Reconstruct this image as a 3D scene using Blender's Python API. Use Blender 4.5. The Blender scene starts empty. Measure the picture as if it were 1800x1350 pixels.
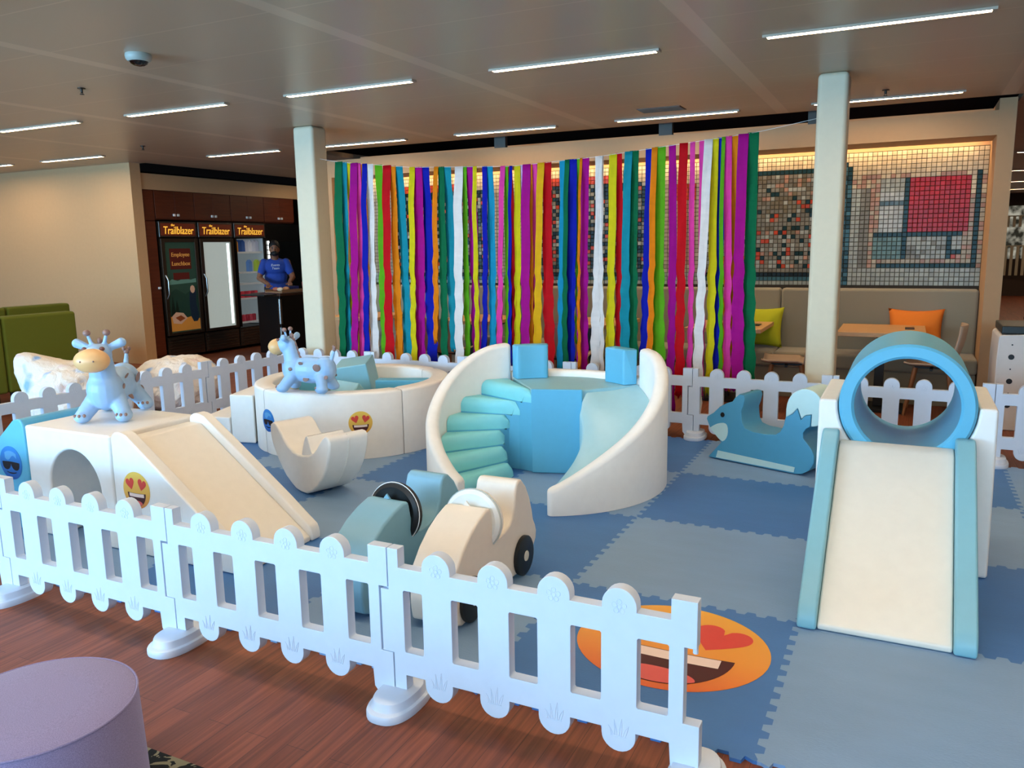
import bpy, bmesh, math, random
from mathutils import Vector, Matrix, noise
C = bpy.data.collections.new('scene_items')
sc = bpy.context.scene
sc.collection.children.link(C)
PI = math.pi
sin, cos, rad = math.sin, math.cos, math.radians
random.seed(7)

# ---------------------------------------------------------------- camera
cam_d = bpy.data.cameras.new('camera')
cam_d.sensor_fit = 'HORIZONTAL'
cam_d.sensor_width = 36.0
cam_d.lens = 36.0 * 1411.5 / 1800.0
cam_d.clip_start = 0.05
cam_d.clip_end = 120
cam = bpy.data.objects.new('camera', cam_d)
sc.collection.objects.link(cam)
CAMH = 1.55385
def cam_matrix():
    p, r, yaw = 0.1698, -0.0162, rad(26.15)
    f = Vector((0, cos(p), -sin(p))); x = Vector((1, 0, 0)); u = x.cross(f)
    x2 = x * cos(r) + u * sin(r); u2 = -x * sin(r) + u * cos(r)
    Rz = Matrix.Rotation(yaw, 3, 'Z')
    x2, u2, f = Rz @ x2, Rz @ u2, Rz @ f
    m = Matrix((x2, u2, -f)).transposed().to_4x4()
    m.translation = Vector((0, 0, CAMH))
    return m
cam.matrix_world = cam_matrix()
sc.camera = cam

# ---------------------------------------------------------------- world, light, exposure
sc.view_settings.view_transform = 'Standard'
sc.view_settings.look = 'None'
sc.view_settings.gamma = 1.0
sc.view_settings.use_curve_mapping = False
sc.view_settings.exposure = 0.0
w = bpy.data.worlds.new('world'); sc.world = w; w.use_nodes = True
bg = w.node_tree.nodes['Background']
bg.inputs[0].default_value = (0.75, 0.85, 1.0, 1); bg.inputs[1].default_value = 0.15

WARM = (1.0, 0.80, 0.58)
COOL = (0.34, 0.67, 1.0)
def area(name, loc, rot, sx, sy, power, col, spread=180):
    d = bpy.data.lights.new(name, 'AREA'); d.shape = 'RECTANGLE'; d.size = sx; d.size_y = sy
    d.energy = power; d.color = col; d.spread = rad(spread)
    o = bpy.data.objects.new(name, d); o.location = loc; o.rotation_euler = rot
    sc.collection.objects.link(o); return o
# daylight coming in through the window wall behind the viewer
area('daylight_window_front', (-1.2, -3.9, 1.55), (rad(90), 0, 0), 7.0, 2.1, 240, COOL, 140)
area('daylight_window_front', (-8.2, -3.9, 1.55), (rad(90), 0, rad(-12)), 6.0, 2.1, 640, COOL, 140)
# mosaic cove light
area('cove_light', (-3.0, 8.985, 2.52), (rad(0), 0, 0), 7.1, 0.04, 24, (1.0, 0.70, 0.36))
LIGHT_STRENGTH = 74.0

# ---------------------------------------------------------------- materials
def lin(c):
    c = c / 255.0
    return c / 12.92 if c <= 0.04045 else ((c + 0.055) / 1.055) ** 2.4
def rgb(h):
    h = h.lstrip('#')
    return (lin(int(h[0:2], 16)), lin(int(h[2:4], 16)), lin(int(h[4:6], 16)), 1)
MC = {}
def mat(name, col, rough=0.5, metal=0.0, emit=None, es=0.0, noise_amt=0.0, nscale=20.0, bump=0.0, bscale=200.0, spec=0.5, stretch=None, sheen=0.0, coat=0.0):
    if name in MC: return MC[name]
    m = bpy.data.materials.new(name); m.use_nodes = True
    nt = m.node_tree; b = nt.nodes['Principled BSDF']
    c = rgb(col) if isinstance(col, str) else (*col, 1)
    b.inputs['Base Color'].default_value = c
    b.inputs['Roughness'].default_value = rough
    b.inputs['Metallic'].default_value = metal
    b.inputs['Specular IOR Level'].default_value = spec
    if sheen: b.inputs['Sheen Weight'].default_value = sheen
    if coat: b.inputs['Coat Weight'].default_value = coat
    if emit:
        e = rgb(emit) if isinstance(emit, str) else (*emit, 1)
        b.inputs['Emission Color'].default_value = e; b.inputs['Emission Strength'].default_value = es
    tc = nt.nodes.new('ShaderNodeTexCoord')
    mp = nt.nodes.new('ShaderNodeMapping'); nt.links.new(tc.outputs['Object'], mp.inputs[0])
    if stretch: mp.inputs['Scale'].default_value = stretch
    n = nt.nodes.new('ShaderNodeTexNoise'); n.inputs['Scale'].default_value = nscale; n.inputs['Detail'].default_value = 4
    nt.links.new(mp.outputs[0], n.inputs['Vector'])
    amt = noise_amt if noise_amt else 0.02
    mx = nt.nodes.new('ShaderNodeMix'); mx.data_type = 'RGBA'; mx.blend_type = 'MULTIPLY'
    mx.inputs[0].default_value = 1.0
    rp = nt.nodes.new('ShaderNodeMapRange'); rp.inputs['To Min'].default_value = 1 - amt; rp.inputs['To Max'].default_value = 1 + amt
    rp.inputs['From Min'].default_value = 0.25; rp.inputs['From Max'].default_value = 0.75
    nt.links.new(n.outputs['Fac'], rp.inputs['Value'])
    mx.inputs[6].default_value = c
    nt.links.new(rp.outputs[0], mx.inputs[7])
    nt.links.new(mx.outputs[2], b.inputs['Base Color'])
    if bump:
        n2 = nt.nodes.new('ShaderNodeTexNoise'); n2.inputs['Scale'].default_value = bscale; n2.inputs['Detail'].default_value = 3
        nt.links.new(mp.outputs[0], n2.inputs['Vector'])
        bp = nt.nodes.new('ShaderNodeBump'); bp.inputs['Strength'].default_value = bump; bp.inputs['Distance'].default_value = 0.002
        nt.links.new(n2.outputs['Fac'], bp.inputs['Height']); nt.links.new(bp.outputs[0], b.inputs['Normal'])
    MC[name] = m
    return m

CREAM = mat('cream_leatherette', '#F3EFE8', 0.42, bump=0.12, bscale=9)
CREAM2 = mat('warm_cream_leatherette', '#F5EDE0', 0.42, bump=0.12, bscale=9)
BLUE = mat('sky_blue_leatherette', '#5FB2D2', 0.42, bump=0.1, bscale=9)
TEAL = mat('grey_teal_leatherette', '#8DBFCB', 0.42, bump=0.1, bscale=9)
MINT = mat('mint_leatherette', '#86D8DE', 0.45, bump=0.2, bscale=12)
FOXB = mat('fox_blue_leatherette', '#4F9CBC', 0.45, bump=0.15, bscale=10)
PALE = mat('pale_mint_leatherette', '#C4E0DC', 0.45, bump=0.1, bscale=9)
WPLAST = mat('white_fence_plastic', '#CFD9E8', 0.38, bump=0.05, bscale=60)
BLACK = mat('black_plastic', '#0B0B0C', 0.4)
WHITE = mat('white_paint', '#EDEBE6', 0.5)
BEIGE = mat('beige_wall_paint', '#CBA67A', 0.75, bump=0.05, bscale=150)
COLM = mat('cream_column_paint', '#D8CCB0', 0.6)
DARK = mat('dark_void', '#0A0806', 0.9)
CHROME = mat('brushed_steel', '#8A8580', 0.3, metal=1.0)
DSTEEL = mat('dark_steel', '#3A332E', 0.35, metal=0.9)
OAK = mat('light_oak', '#C79A68', 0.45, noise_amt=0.15, nscale=14, stretch=(1, 8, 8))
GFAB = mat('grey_bench_fabric', '#8F8874', 0.95, noise_amt=0.12, nscale=400, bump=0.3, bscale=500, sheen=0.3)
GREENF = mat('olive_green_fabric', '#5E640A', 0.9, bump=0.2, bscale=500)
ORANGEF = mat('orange_cushion_fabric', '#E07A22', 0.9, bump=0.6, bscale=14)
LIMEF = mat('lime_cushion_fabric', '#AEB418', 0.9, bump=0.6, bscale=14)
GBLUE = mat('soft_blue_rubber', '#9FC3E8', 0.4)
GBROWN = mat('brown_rubber', '#94746A', 0.5)
GMUZ = mat('peach_rubber', '#F0BC80', 0.35)

# ---------------------------------------------------------------- helpers
def tagp(o, label=None, cat=None, group=None, kind=None):
    if label: o['label'] = label
    if cat: o['category'] = cat
    if group: o['group'] = group
    if kind: o['kind'] = kind
    return o
def link(name, me, mats, parent=None):
    if not isinstance(mats, (list, tuple)): mats = [mats]
    for m in mats: me.materials.append(m)
    o = bpy.data.objects.new(name, me); C.objects.link(o)
    if parent: o.parent = parent
    return o
def fin(name, bm, mats, parent=None, smooth=False, bevel=0, seg=2, angle=35, recalc=True):
    if recalc: bmesh.ops.recalc_face_normals(bm, faces=bm.faces[:])
    me = bpy.data.meshes.new(name); bm.to_mesh(me); bm.free()
    o = link(name, me, mats, parent)
    if bevel:
        mo = o.modifiers.new('bevel', 'BEVEL'); mo.width = bevel; mo.segments = seg
        mo.limit_method = 'ANGLE'; mo.angle_limit = rad(angle); mo.harden_normals = True
        for p in me.polygons: p.use_smooth = True
    elif smooth:
        for p in me.polygons: p.use_smooth = True
        if smooth != 'all': me.set_sharp_from_angle(angle=rad(angle))
    return o
def empty(name, loc=(0, 0, 0), rz=0.0, label=None, cat=None, group=None):
    o = bpy.data.objects.new(name, None); C.objects.link(o)
    o.location = loc; o.rotation_euler = (0, 0, rz); o.empty_display_size = 0.1
    return tagp(o, label, cat, group)
def box(bm, x0, x1, y0, y1, z0, z1, mi=0):
    v = [bm.verts.new(p) for p in [(x0,y0,z0),(x1,y0,z0),(x1,y1,z0),(x0,y1,z0),(x0,y0,z1),(x1,y0,z1),(x1,y1,z1),(x0,y1,z1)]]
    for f in [(3,2,1,0),(4,5,6,7),(0,1,5,4),(1,2,6,5),(2,3,7,6),(3,0,4,7)]:
        bm.faces.new([v[i] for i in f]).material_index = mi
def bbox(name, x0, x1, y0, y1, z0, z1, m, parent=None, bevel=0, seg=2):
    bm = bmesh.new(); box(bm, x0, x1, y0, y1, z0, z1)
    return fin(name, bm, m, parent, bevel=bevel, seg=seg)
def prism(bm, pts, a, b, f, mi=0):
    """pts 2D; f(u,v,d)->3D"""
    A = [bm.verts.new(f(u, v, a)) for u, v in pts]; B = [bm.verts.new(f(u, v, b)) for u, v in pts]
    bm.faces.new(A).material_index = mi; bm.faces.new(B[::-1]).material_index = mi
    n = len(pts)
    for i in range(n):
        j = (i + 1) % n
        bm.faces.new([A[i], B[i], B[j], A[j]]).material_index = mi
XZ = lambda u, v, d: (u, d, v)
YZ = lambda u, v, d: (d, u, v)
XY = lambda u, v, d: (u, v, d)
def smoothpoly(pts, n=2, closed=True, keep=()):
    """Chaikin corner cutting; indices in keep stay sharp"""
    keep = set(keep)
    P = [(p, i in keep) for i, p in enumerate(pts)]
    for _ in range(n):
        Q = []
        L = len(P)
        for i in range(L):
            (a, ka), (b, kb) = P[i], P[(i + 1) % L]
            if ka: Q.append((a, True))
            if not ka: Q.append(((a[0]*.75 + b[0]*.25, a[1]*.75 + b[1]*.25), False))
            if not kb: Q.append(((a[0]*.25 + b[0]*.75, a[1]*.25 + b[1]*.75), False))
        P = Q
    return [p for p, _ in P]
def tube(bm, pts, r, seg=10, mi=0, caps=True):
    pts = [Vector(p) for p in pts]
    rs = r if isinstance(r, (list, tuple)) else [r] * len(pts)
    rings = []
    up0 = None
    for i, p in enumerate(pts):
        if i == 0: t = pts[1] - p
        elif i == len(pts) - 1: t = p - pts[-2]
        else: t = (pts[i + 1] - pts[i - 1])
        t.normalize()
        if up0 is None:
            up0 = Vector((0, 0, 1)) if abs(t.z) < 0.9 else Vector((1, 0, 0))
        s = t.cross(up0).normalized(); u = s.cross(t).normalized(); up0 = u
        rings.append([bm.verts.new(p + (s * cos(2*PI*k/seg) + u * sin(2*PI*k/seg)) * rs[i]) for k in range(seg)])
    for a, b in zip(rings, rings[1:]):
        for k in range(seg):
            bm.faces.new([a[k], a[(k+1) % seg], b[(k+1) % seg], b[k]]).material_index = mi
    if caps:
        bm.faces.new(rings[0][::-1]).material_index = mi; bm.faces.new(rings[-1]).material_index = mi
def lathe(bm, prof, cx, cy, cz=0, seg=24, sx=1, sy=1, mi=0):
    rings = []
    for r, z in prof:
        rings.append([bm.verts.new((cx + r*sx*cos(2*PI*k/seg), cy + r*sy*sin(2*PI*k/seg), cz + z)) for k in range(seg)])
    for a, b in zip(rings, rings[1:]):
        for k in range(seg):
            bm.faces.new([a[k], a[(k+1) % seg], b[(k+1) % seg], b[k]]).material_index = mi
    bm.faces.new(rings[0][::-1]).material_index = mi; bm.faces.new(rings[-1]).material_index = mi
def ell(bm, c, r, rot=None, u=16, v=10, mi=0):
    M = Matrix.Translation(Vector(c)) @ (rot.to_4x4() if rot else Matrix.Identity(4)) @ Matrix.Diagonal((*r, 1))
    g = bmesh.ops.create_uvsphere(bm, u_segments=u, v_segments=v, radius=1.0, matrix=M)
    for vv in g['verts']:
        for f in vv.link_faces: f.material_index = mi
def capsule(bm, a, b, ra, rb, n=6, seg=14):
    a = Vector(a); b = Vector(b)
    for i in range(n + 1):
        t = i / n
        ell(bm, a.lerp(b, t), (ra + (rb - ra) * t,) * 3, u=seg, v=9)
def remesh(o, vox, sm=6):
    m = o.modifiers.new('remesh', 'REMESH'); m.mode = 'VOXEL'; m.voxel_size = vox; m.use_smooth_shade = True
    if sm:
        s = o.modifiers.new('smooth', 'SMOOTH'); s.iterations = sm; s.factor = 0.5
    return o
def text(name, s, size, m, parent, M, ext=0.002, shear=0.0, fit=None):
    cu = bpy.data.curves.new(name, 'FONT'); cu.body = s; cu.size = size; cu.extrude = ext
    cu.align_x = 'CENTER'; cu.align_y = 'CENTER'; cu.shear = shear; cu.offset = size * 0.004
    o = bpy.data.objects.new(name, cu); C.objects.link(o)
    dg = bpy.context.evaluated_depsgraph_get(); dg.update()
    me = bpy.data.meshes.new_from_object(o.evaluated_get(dg))
    bpy.data.objects.remove(o)
    me.materials.clear()
    if fit:
        xs = [v.co.x for v in me.vertices]; k = fit / (max(xs) - min(xs)); me.transform(Matrix.Diagonal((k, 1, 1, 1)))
    me.transform(M)
    return link(name, me, m, parent)
def W(o):
    m = Matrix.LocRotScale(o.location, o.rotation_euler, o.scale)
    return (W(o.parent) @ o.matrix_parent_inverse @ m) if o.parent else m
def ad(o, p):
    """parent o, whose mesh is in world coordinates, to p"""
    o.parent = p; o.matrix_parent_inverse = W(p).inverted()
    return o
def copy_tree(o, parent=None):
    c = o.copy(); C.objects.link(c)
    if parent is not None: c.parent = parent
    for ch in o.children: copy_tree(ch, c)
    return c

# ================================================================ STRUCTURE
CH = 2.76
FZ = -0.012
def wood_floor():
    m = bpy.data.materials.new('walnut_plank_floor'); m.use_nodes = True
    nt = m.node_tree; b = nt.nodes['Principled BSDF']; L = nt.links.new
    tc = nt.nodes.new('ShaderNodeTexCoord')
    mp = nt.nodes.new('ShaderNodeMapping'); mp.inputs['Rotation'].default_value = (0, 0, rad(90)); L(tc.outputs['Object'], mp.inputs[0])
    br = nt.nodes.new('ShaderNodeTexBrick'); br.offset = 0.37
    br.inputs['Scale'].default_value = 1.0; br.inputs['Brick Width'].default_value = 1.3; br.inputs['Row Height'].default_value = 0.085
    br.inputs['Mortar Size'].default_value = 0.0008; br.inputs['Mortar Smooth'].default_value = 0.2; br.inputs['Bias'].default_value = 0.0
    br.inputs['Color1'].default_value = rgb('#87492F'); br.inputs['Color2'].default_value = rgb('#753E26'); br.inputs['Mortar'].default_value = rgb('#3A2118')
    L(mp.outputs[0], br.inputs['Vector'])
    mp2 = nt.nodes.new('ShaderNodeMapping'); mp2.inputs['Scale'].default_value = (60, 2.2, 1); L(tc.outputs['Object'], mp2.inputs[0])
    n = nt.nodes.new('ShaderNodeTexNoise'); n.inputs['Scale'].default_value = 1.0; n.inputs['Detail'].default_value = 6; n.inputs['Distortion'].default_value = 0.6
    L(mp2.outputs[0], n.inputs['Vector'])
    cr = nt.nodes.new('ShaderNodeMapRange'); cr.inputs['From Min'].default_value = 0.3; cr.inputs['From Max'].default_value = 0.7
    cr.inputs['To Min'].default_value = 0.62; cr.inputs['To Max'].default_value = 1.25; L(n.outputs['Fac'], cr.inputs['Value'])
    mx = nt.nodes.new('ShaderNodeMix'); mx.data_type = 'RGBA'; mx.blend_type = 'MULTIPLY'; mx.inputs[0].default_value = 1
    L(br.outputs['Color'], mx.inputs[6]); L(cr.outputs[0], mx.inputs[7]); L(mx.outputs[2], b.inputs['Base Color'])
    b.inputs['Roughness'].default_value = 0.5; b.inputs['Specular IOR Level'].default_value = 0.35
    return m
o = bbox('floor', -22, 14, -6, 30, FZ - 0.1, FZ, wood_floor()); tagp(o, kind='structure')

def ceiling_mat():
    m = bpy.data.materials.new('lacquered_ceiling_panel'); m.use_nodes = True
    nt = m.node_tree; b = nt.nodes['Principled BSDF']; L = nt.links.new
    tc = nt.nodes.new('ShaderNodeTexCoord'); sp = nt.nodes.new('ShaderNodeSeparateXYZ'); L(tc.outputs['Object'], sp.inputs[0])
    def lines(sock, off, per, wd):
        a = nt.nodes.new('ShaderNodeMath'); a.operation = 'SUBTRACT'; L(sock, a.inputs[0]); a.inputs[1].default_value = off - per / 2
        f = nt.nodes.new('ShaderNodeMath'); f.operation = 'FLOORED_MODULO'; L(a.outputs[0], f.inputs[0]); f.inputs[1].default_value = per
        s = nt.nodes.new('ShaderNodeMath'); s.operation = 'SUBTRACT'; L(f.outputs[0], s.inputs[0]); s.inputs[1].default_value = per / 2
        ab = nt.nodes.new('ShaderNodeMath'); ab.operation = 'ABSOLUTE'; L(s.outputs[0], ab.inputs[0])
        l = nt.nodes.new('ShaderNodeMath'); l.operation = 'LESS_THAN'; L(ab.outputs[0], l.inputs[0]); l.inputs[1].default_value = wd / 2
        return l.outputs[0]
    a = lines(sp.outputs['Y'], 2.79, 0.617, 0.010); bb = lines(sp.outputs['X'], -1.15, 1.83, 0.11)
    mx = nt.nodes.new('ShaderNodeMath'); mx.operation = 'MAXIMUM'; L(a, mx.inputs[0]); L(bb, mx.inputs[1])
    mix = nt.nodes.new('ShaderNodeMix'); mix.data_type = 'RGBA'; L(mx.outputs[0], mix.inputs[0])
    mix.inputs[6].default_value = rgb('#BEA98F'); mix.inputs[7].default_value = rgb('#D0BBA1')
    L(mix.outputs[2], b.inputs['Base Color'])
    b.inputs['Roughness'].default_value = 0.34; b.inputs['Specular IOR Level'].default_value = 0.6
    wv = nt.nodes.new('ShaderNodeTexNoise'); wv.inputs['Scale'].default_value = 0.9; L(tc.outputs['Object'], wv.inputs['Vector'])
    bp = nt.nodes.new('ShaderNodeBump'); bp.inputs['Strength'].default_value = 0.25; bp.inputs['Distance'].default_value = 0.03
    L(wv.outputs['Fac'], bp.inputs['Height']); L(bp.outputs[0], b.inputs['Normal'])
    return m
CEILM = ceiling_mat()
# ceiling slab with a dark shadow gap left open in front of the nook and the kitchen wall
bm = bmesh.new()
box(bm, -22, 14, -6, 8.02, CH, CH + 0.06)
box(bm, -9.48, 14, 8.02, 8.30, CH, CH + 0.06)
box(bm, 0.80, 14, 8.30, 30, CH, CH + 0.06)
box(bm, -9.48, -6.85, 8.30, 30, CH, CH + 0.06)
o = fin('ceiling', bm, CEILM); tagp(o, kind='structure')
bm = bmesh.new(); box(bm, -22, 14, -6, 30, CH + 0.45, CH + 0.5)
box(bm, -9.9, -9.5, 8.1, 14, CH+0.3, CH + 0.35)
o = fin('trim_1', bm, DARK); tagp(o, kind='structure')
# walls
def st(name, *a, m=BEIGE, **k):
    o = bbox(name, *a, m, **k); tagp(o, kind='structure'); return o
st('wall_left', -20, -9.60, 7.85, 8.02, FZ, CH)
st('wall_far_left', -20.1, -20, -6, 8, FZ, CH)
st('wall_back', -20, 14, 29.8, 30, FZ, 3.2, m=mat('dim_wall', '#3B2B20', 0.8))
st('wall_right', 13.8, 14, -6, 30, FZ, 3.2)
# window wall behind the viewer: spandrel, lintel and piers round real openings
bm = bmesh.new()
box(bm, -20, 14, -4.2, -4.0, FZ, 0.45); box(bm, -20, 14, -4.2, -4.0, 2.62, CH)
for x in (-20, -11.6, -4.95, 2.4, 9.0, 13.9): box(bm, x, x + 0.18, -4.2, -4.0, 0.45, 2.62)
box(bm, -20, -11.6, -4.2, -4.0, 0.45, 2.62); box(bm, 2.4, 14, -4.2, -4.0, 0.45, 2.62)
o = fin('wall_front', bm, BEIGE); tagp(o, kind='structure')

# ---- nook frame (beige portal) and recess
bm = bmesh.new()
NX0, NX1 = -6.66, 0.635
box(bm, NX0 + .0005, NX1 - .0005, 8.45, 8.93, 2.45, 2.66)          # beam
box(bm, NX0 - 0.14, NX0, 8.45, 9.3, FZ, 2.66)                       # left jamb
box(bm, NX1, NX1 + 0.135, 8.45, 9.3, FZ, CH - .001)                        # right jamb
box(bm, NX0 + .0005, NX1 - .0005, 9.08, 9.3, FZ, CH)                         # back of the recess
o = fin('wall_nook', bm, mat('shaded_beige_nook_paint', '#B8926A', 0.75)); tagp(o, kind='structure')  # beige wall paint again, darkened to put the nook's dimness into its colour
bm = bmesh.new()
for x in (-4.35, -2.42, -0.95): box(bm, x, x + 0.14, 8.5, 8.56, 2.66, CH + 0.3)
o = fin('trim_2', bm, mat('grey_hanger', '#5A5650', 0.7)); tagp(o, kind='structure')
# LED strip in the cove
o = bbox('led_strip', NX0 + 0.02, NX1 - 0.02, 8.96, 9.0, 2.535, 2.545, mat('warm_led', '#FFD9A0', 0.5, emit=(1, 0.72, 0.4), es=8.0))
tagp(o, 'thin warm LED strip hidden in the cove above the tile mosaic', 'light strip')

# ---- columns
def column(x0, x1, y0, y1, label):
    o = bbox('column', x0, x1, y0, y1, FZ, CH, COLM, bevel=0.035, seg=4)
    return tagp(o, label, 'column', 'ceiling high square columns')
column(-5.60, -5.35, 6.52, 6.75, 'cream square column left of the streamer curtain')
column(-0.672, -0.458, 6.50, 6.72, 'cream square column to the right of the streamer curtain')

# ---- kitchen wall: walnut panelling, bulkhead
WALN = mat('dark_walnut_veneer', '#5E2A15', 0.45, noise_amt=0.25, nscale=3, stretch=(1, 1, 14))
bm = bmesh.new()
box(bm, -9.75, -9.62, 8.02, 12.6, 2.42, 2.64)
o = fin('trim_3', bm, BEIGE); tagp(o, kind='structure')
bm = bmesh.new(); box(bm, -10.6, -10.5, 7.9, 12.6, FZ, CH)
box(bm, -10.5, -9.62, 12.5, 12.6, FZ, CH)
o = fin('wall_kitchen', bm, DARK); tagp(o, kind='structure')
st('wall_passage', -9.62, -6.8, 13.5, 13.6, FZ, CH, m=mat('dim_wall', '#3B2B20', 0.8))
# tall walnut cupboard left of the fridges, wall cupboards over them
t = empty('tall_cupboard', (-9.9, 8.13, 0), label='tall dark walnut cupboard with one small white knob, left of the three fridges', cat='cupboard')
ad(bbox('carcass', -10.4, -9.64, 8.03, 8.215, 0, 2.42, WALN), t)
d = ad(bbox('door', -9.64, -9.615, 8.035, 8.21, 0.08, 1.985, WALN, bevel=0.003), t)
ad(bbox('knob', -9.615, -9.59, 8.155, 8.195, 1.03, 1.06, WHITE, bevel=0.004), d)
ad(bbox('door', -9.64, -9.615, 8.035, 8.21, 1.995, 2.41, WALN, bevel=0.003), t)
cy = [8.22, 8.93, 9.655, 10.39, 11.12]
names = ['above the fridge with the picnic picture', 'above the fridge with the frosted white door', 'above the fridge of drinks', 'above the black cooler beside the man']
for i in range(4):
    t = empty('wall_cupboard', (-9.9, cy[i], 2.02), label='dark walnut wall cupboard with two white knobs ' + names[i], cat='cupboard', group='walnut cupboards over the fridges')
    ad(bbox('carcass', -10.4, -9.64, cy[i] + .003, cy[i+1] - .003, 2.01 if i < 3 else 2.0, 2.42, WALN), t)
    ym = (cy[i] + cy[i+1]) / 2
    for a, b, ky in ((cy[i] + .006, ym - .002, ym - .05), (ym + .002, cy[i+1] - .006, ym + .02)):
        d = ad(bbox('door', -9.64, -9.615, a, b, 2.02, 2.41, WALN, bevel=0.003), t)
        kn = bbox('knob', -9.615, -9.59, ky, ky + .035, 2.06, 2.095, WHITE, bevel=0.004); ad(kn, d)

# ================================================================ CEILING FITTINGS
LAMPM = mat('ceiling_light_diffuser', '#FFF3DC', 0.5, emit=(1.0, 0.775, 0.52), es=LIGHT_STRENGTH)
LFRAME = mat('light_housing', '#B9A893', 0.4)
def ceiling_light():
    t = empty('ceiling_light')
    bm = bmesh.new(); box(bm, -.575, .575, -.024, .024, -.012, -.006)
    fin('diffuser', bm, LAMPM, t)
    bm = bmesh.new()
    box(bm, -.60, .60, -.032, -.025, -.016, -.001); box(bm, -.60, .60, .025, .032, -.016, -.001)
    box(bm, -.60, -.576, -.025, .025, -.016, -.001); box(bm, .576, .60, -.025, .025, -.016, -.001)
    box(bm, -.576, .576, -.025, .025, -.004, -.001)
    fin('frame', bm, LFRAME, t)
    return t
L0 = ceiling_light(); first = True
cols = [(-.255 + 1.825 * i) for i in range(-4, 4)]
rows = [(5.20, 'second row from the viewer', 0), (7.87, 'row nearest the tile nook', 0), (2.53, 'row above the front fence', 0), (-0.14, 'row over the viewer', 0), (-2.8, 'row by the windows', 0)]
spots = []
for y, nm, _ in rows:
    for i, x in enumerate(cols):
        if y > 7 and x > 1.0: continue
        spots.append((x, y, nm, i))
for i, x in enumerate((-9.75, -11.57, -13.4)): spots.append((x, 7.12, 'row in front of the plain beige wall', i))
for i, x in enumerate((-9.75, -11.57)): spots.append((x, 4.45, 'row left of the green sofa', i))
spots.append((-8.45, 10.95, 'spot in front of the kitchen cupboards', 0))
for j, y in enumerate((10.9, 13.7, 17.3, 20.6, 23.8)):
    for i, x in enumerate((1.75, 3.6, 5.4)): spots.append((x + .12 * j, y, ['first', 'second', 'third', 'fourth', 'fifth'][j] + ' row beyond the nook', i))
ordw = ['first', 'second', 'third', 'fourth', 'fifth', 'sixth', 'seventh', 'eighth']
for x, y, nm, i in spots:
    o = L0 if first else copy_tree(L0); first = False
    o.location = (x, y, CH)
    tagp(o, 'ceiling strip light, %s from left in the %s' % (ordw[i], nm), 'ceiling light', 'slim ceiling strip lights')
# security camera dome
t = empty('dome_camera', (-4.348, 3.697, CH), label='grey dome security camera with a black lens on the ceiling', cat='camera')
bm = bmesh.new(); lathe(bm, [(0.075, 0), (0.078, -.012), (0.075, -.03), (0.062, -.045)], 0, 0, seg=32); fin('housing', bm, mat('grey_housing', '#A9B0A8', 0.45), t, smooth=True)
bm = bmesh.new(); lathe(bm, [(0.055, -.044), (0.048, -.058), (0.03, -.068), (0.008, -.072)], 0, 0, seg=28); fin('lens_dome', bm, mat('black_gloss', '#050505', 0.08), t, smooth=True)
for i, (x, y, s) in enumerate([(-5.586, 4.216, 'left of the dome camera'), (-0.248, 7.496, 'to the right of the right hand column'), (-8.0, 6.75, 'near the kitchen')]):
    bm = bmesh.new(); lathe(bm, [(0.028, 0), (0.028, -.006), (0.01, -.008), (0.008, -.03), (0.004, -.034)], 0, 0, seg=16)
    for k in range(6): box(bm, .012*cos(k)-.003, .012*cos(k)+.003, .012*sin(k)-.003, .012*sin(k)+.003, -.046, -.043)
    box(bm, -.011, -.007, -.002, .002, -.044, -.006); box(bm, .007, .011, -.002, .002, -.044, -.006); lathe(bm, [(0.016, -.043), (0.016, -.046)], 0, 0, seg=12)
    o = fin('sprinkler', bm, DSTEEL, smooth=True); o.location = (x, y, CH); tagp(o, 'small sprinkler head hanging from the ceiling, ' + s, 'sprinkler', 'ceiling sprinklers')
bm = bmesh.new()
box(bm, -.2, .2, -.12, .12, -.004, 0)
for k in range(7): box(bm, -.19, .19, -.11 + k * .033, -.10 + k * .033, -.008, -.004)
o = fin('ceiling_vent', bm, mat('brown_vent', '#6E5B4B', 0.6)); o.location = (-2.10, 7.45, CH); tagp(o, 'flat rectangular air vent in the ceiling above the streamers', 'vent')

# ================================================================ PLAY MATS
def tooth(n, seed=0):
    """interlocking profile along one metre, offsets +-"""
    pts = []; d = 0.0135; N = 24
    for k in range(N):
        a = k / N; s = 1 if k % 2 else -1
        g = 0.004
        pts += [(a + g, s * d), (a + 1 / N - g, s * d)] if 0 < k < N - 1 else ([(0, 0), (0.012, 0), (a + 1 / N - g, s * d)] if k == 0 else [(a + g, s * d), (0.988, 0), (1, 0)])
    return pts
TP = tooth(12)
def tile_outline():
    P = []
    P += [(t, o) for t, o in TP[:-1]]
    P += [(1 + o, t) for t, o in TP[:-1]]
    P += [(t, 1 + o) for t, o in TP[::-1][:-1]]
    P += [(o, t) for t, o in TP[::-1][:-1]]
    return P
TO = tile_outline()
MATD = mat('dark_blue_foam', '#4277B6', 0.55, bump=0.45, bscale=60, stretch=(1, 3, 1), noise_amt=0.05, nscale=3)
MATG = mat('grey_blue_foam', '#7FA0C4', 0.5, bump=0.55, bscale=60, stretch=(1, 3, 1), noise_amt=0.05, nscale=3)
mesh_d = mesh_g = None
colname = {-4: 'by the left fence', -3: 'second column from left', -2: 'third column from left', -1: 'under the spiral slide column', 0: 'in the face decal column', 1: 'in the white slide column', 2: 'in the right hand column', 3: 'at the far right edge'}
rowname = {0: 'back row', -1: 'second row from back', -2: 'third row from back', -3: 'front row'}
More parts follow.
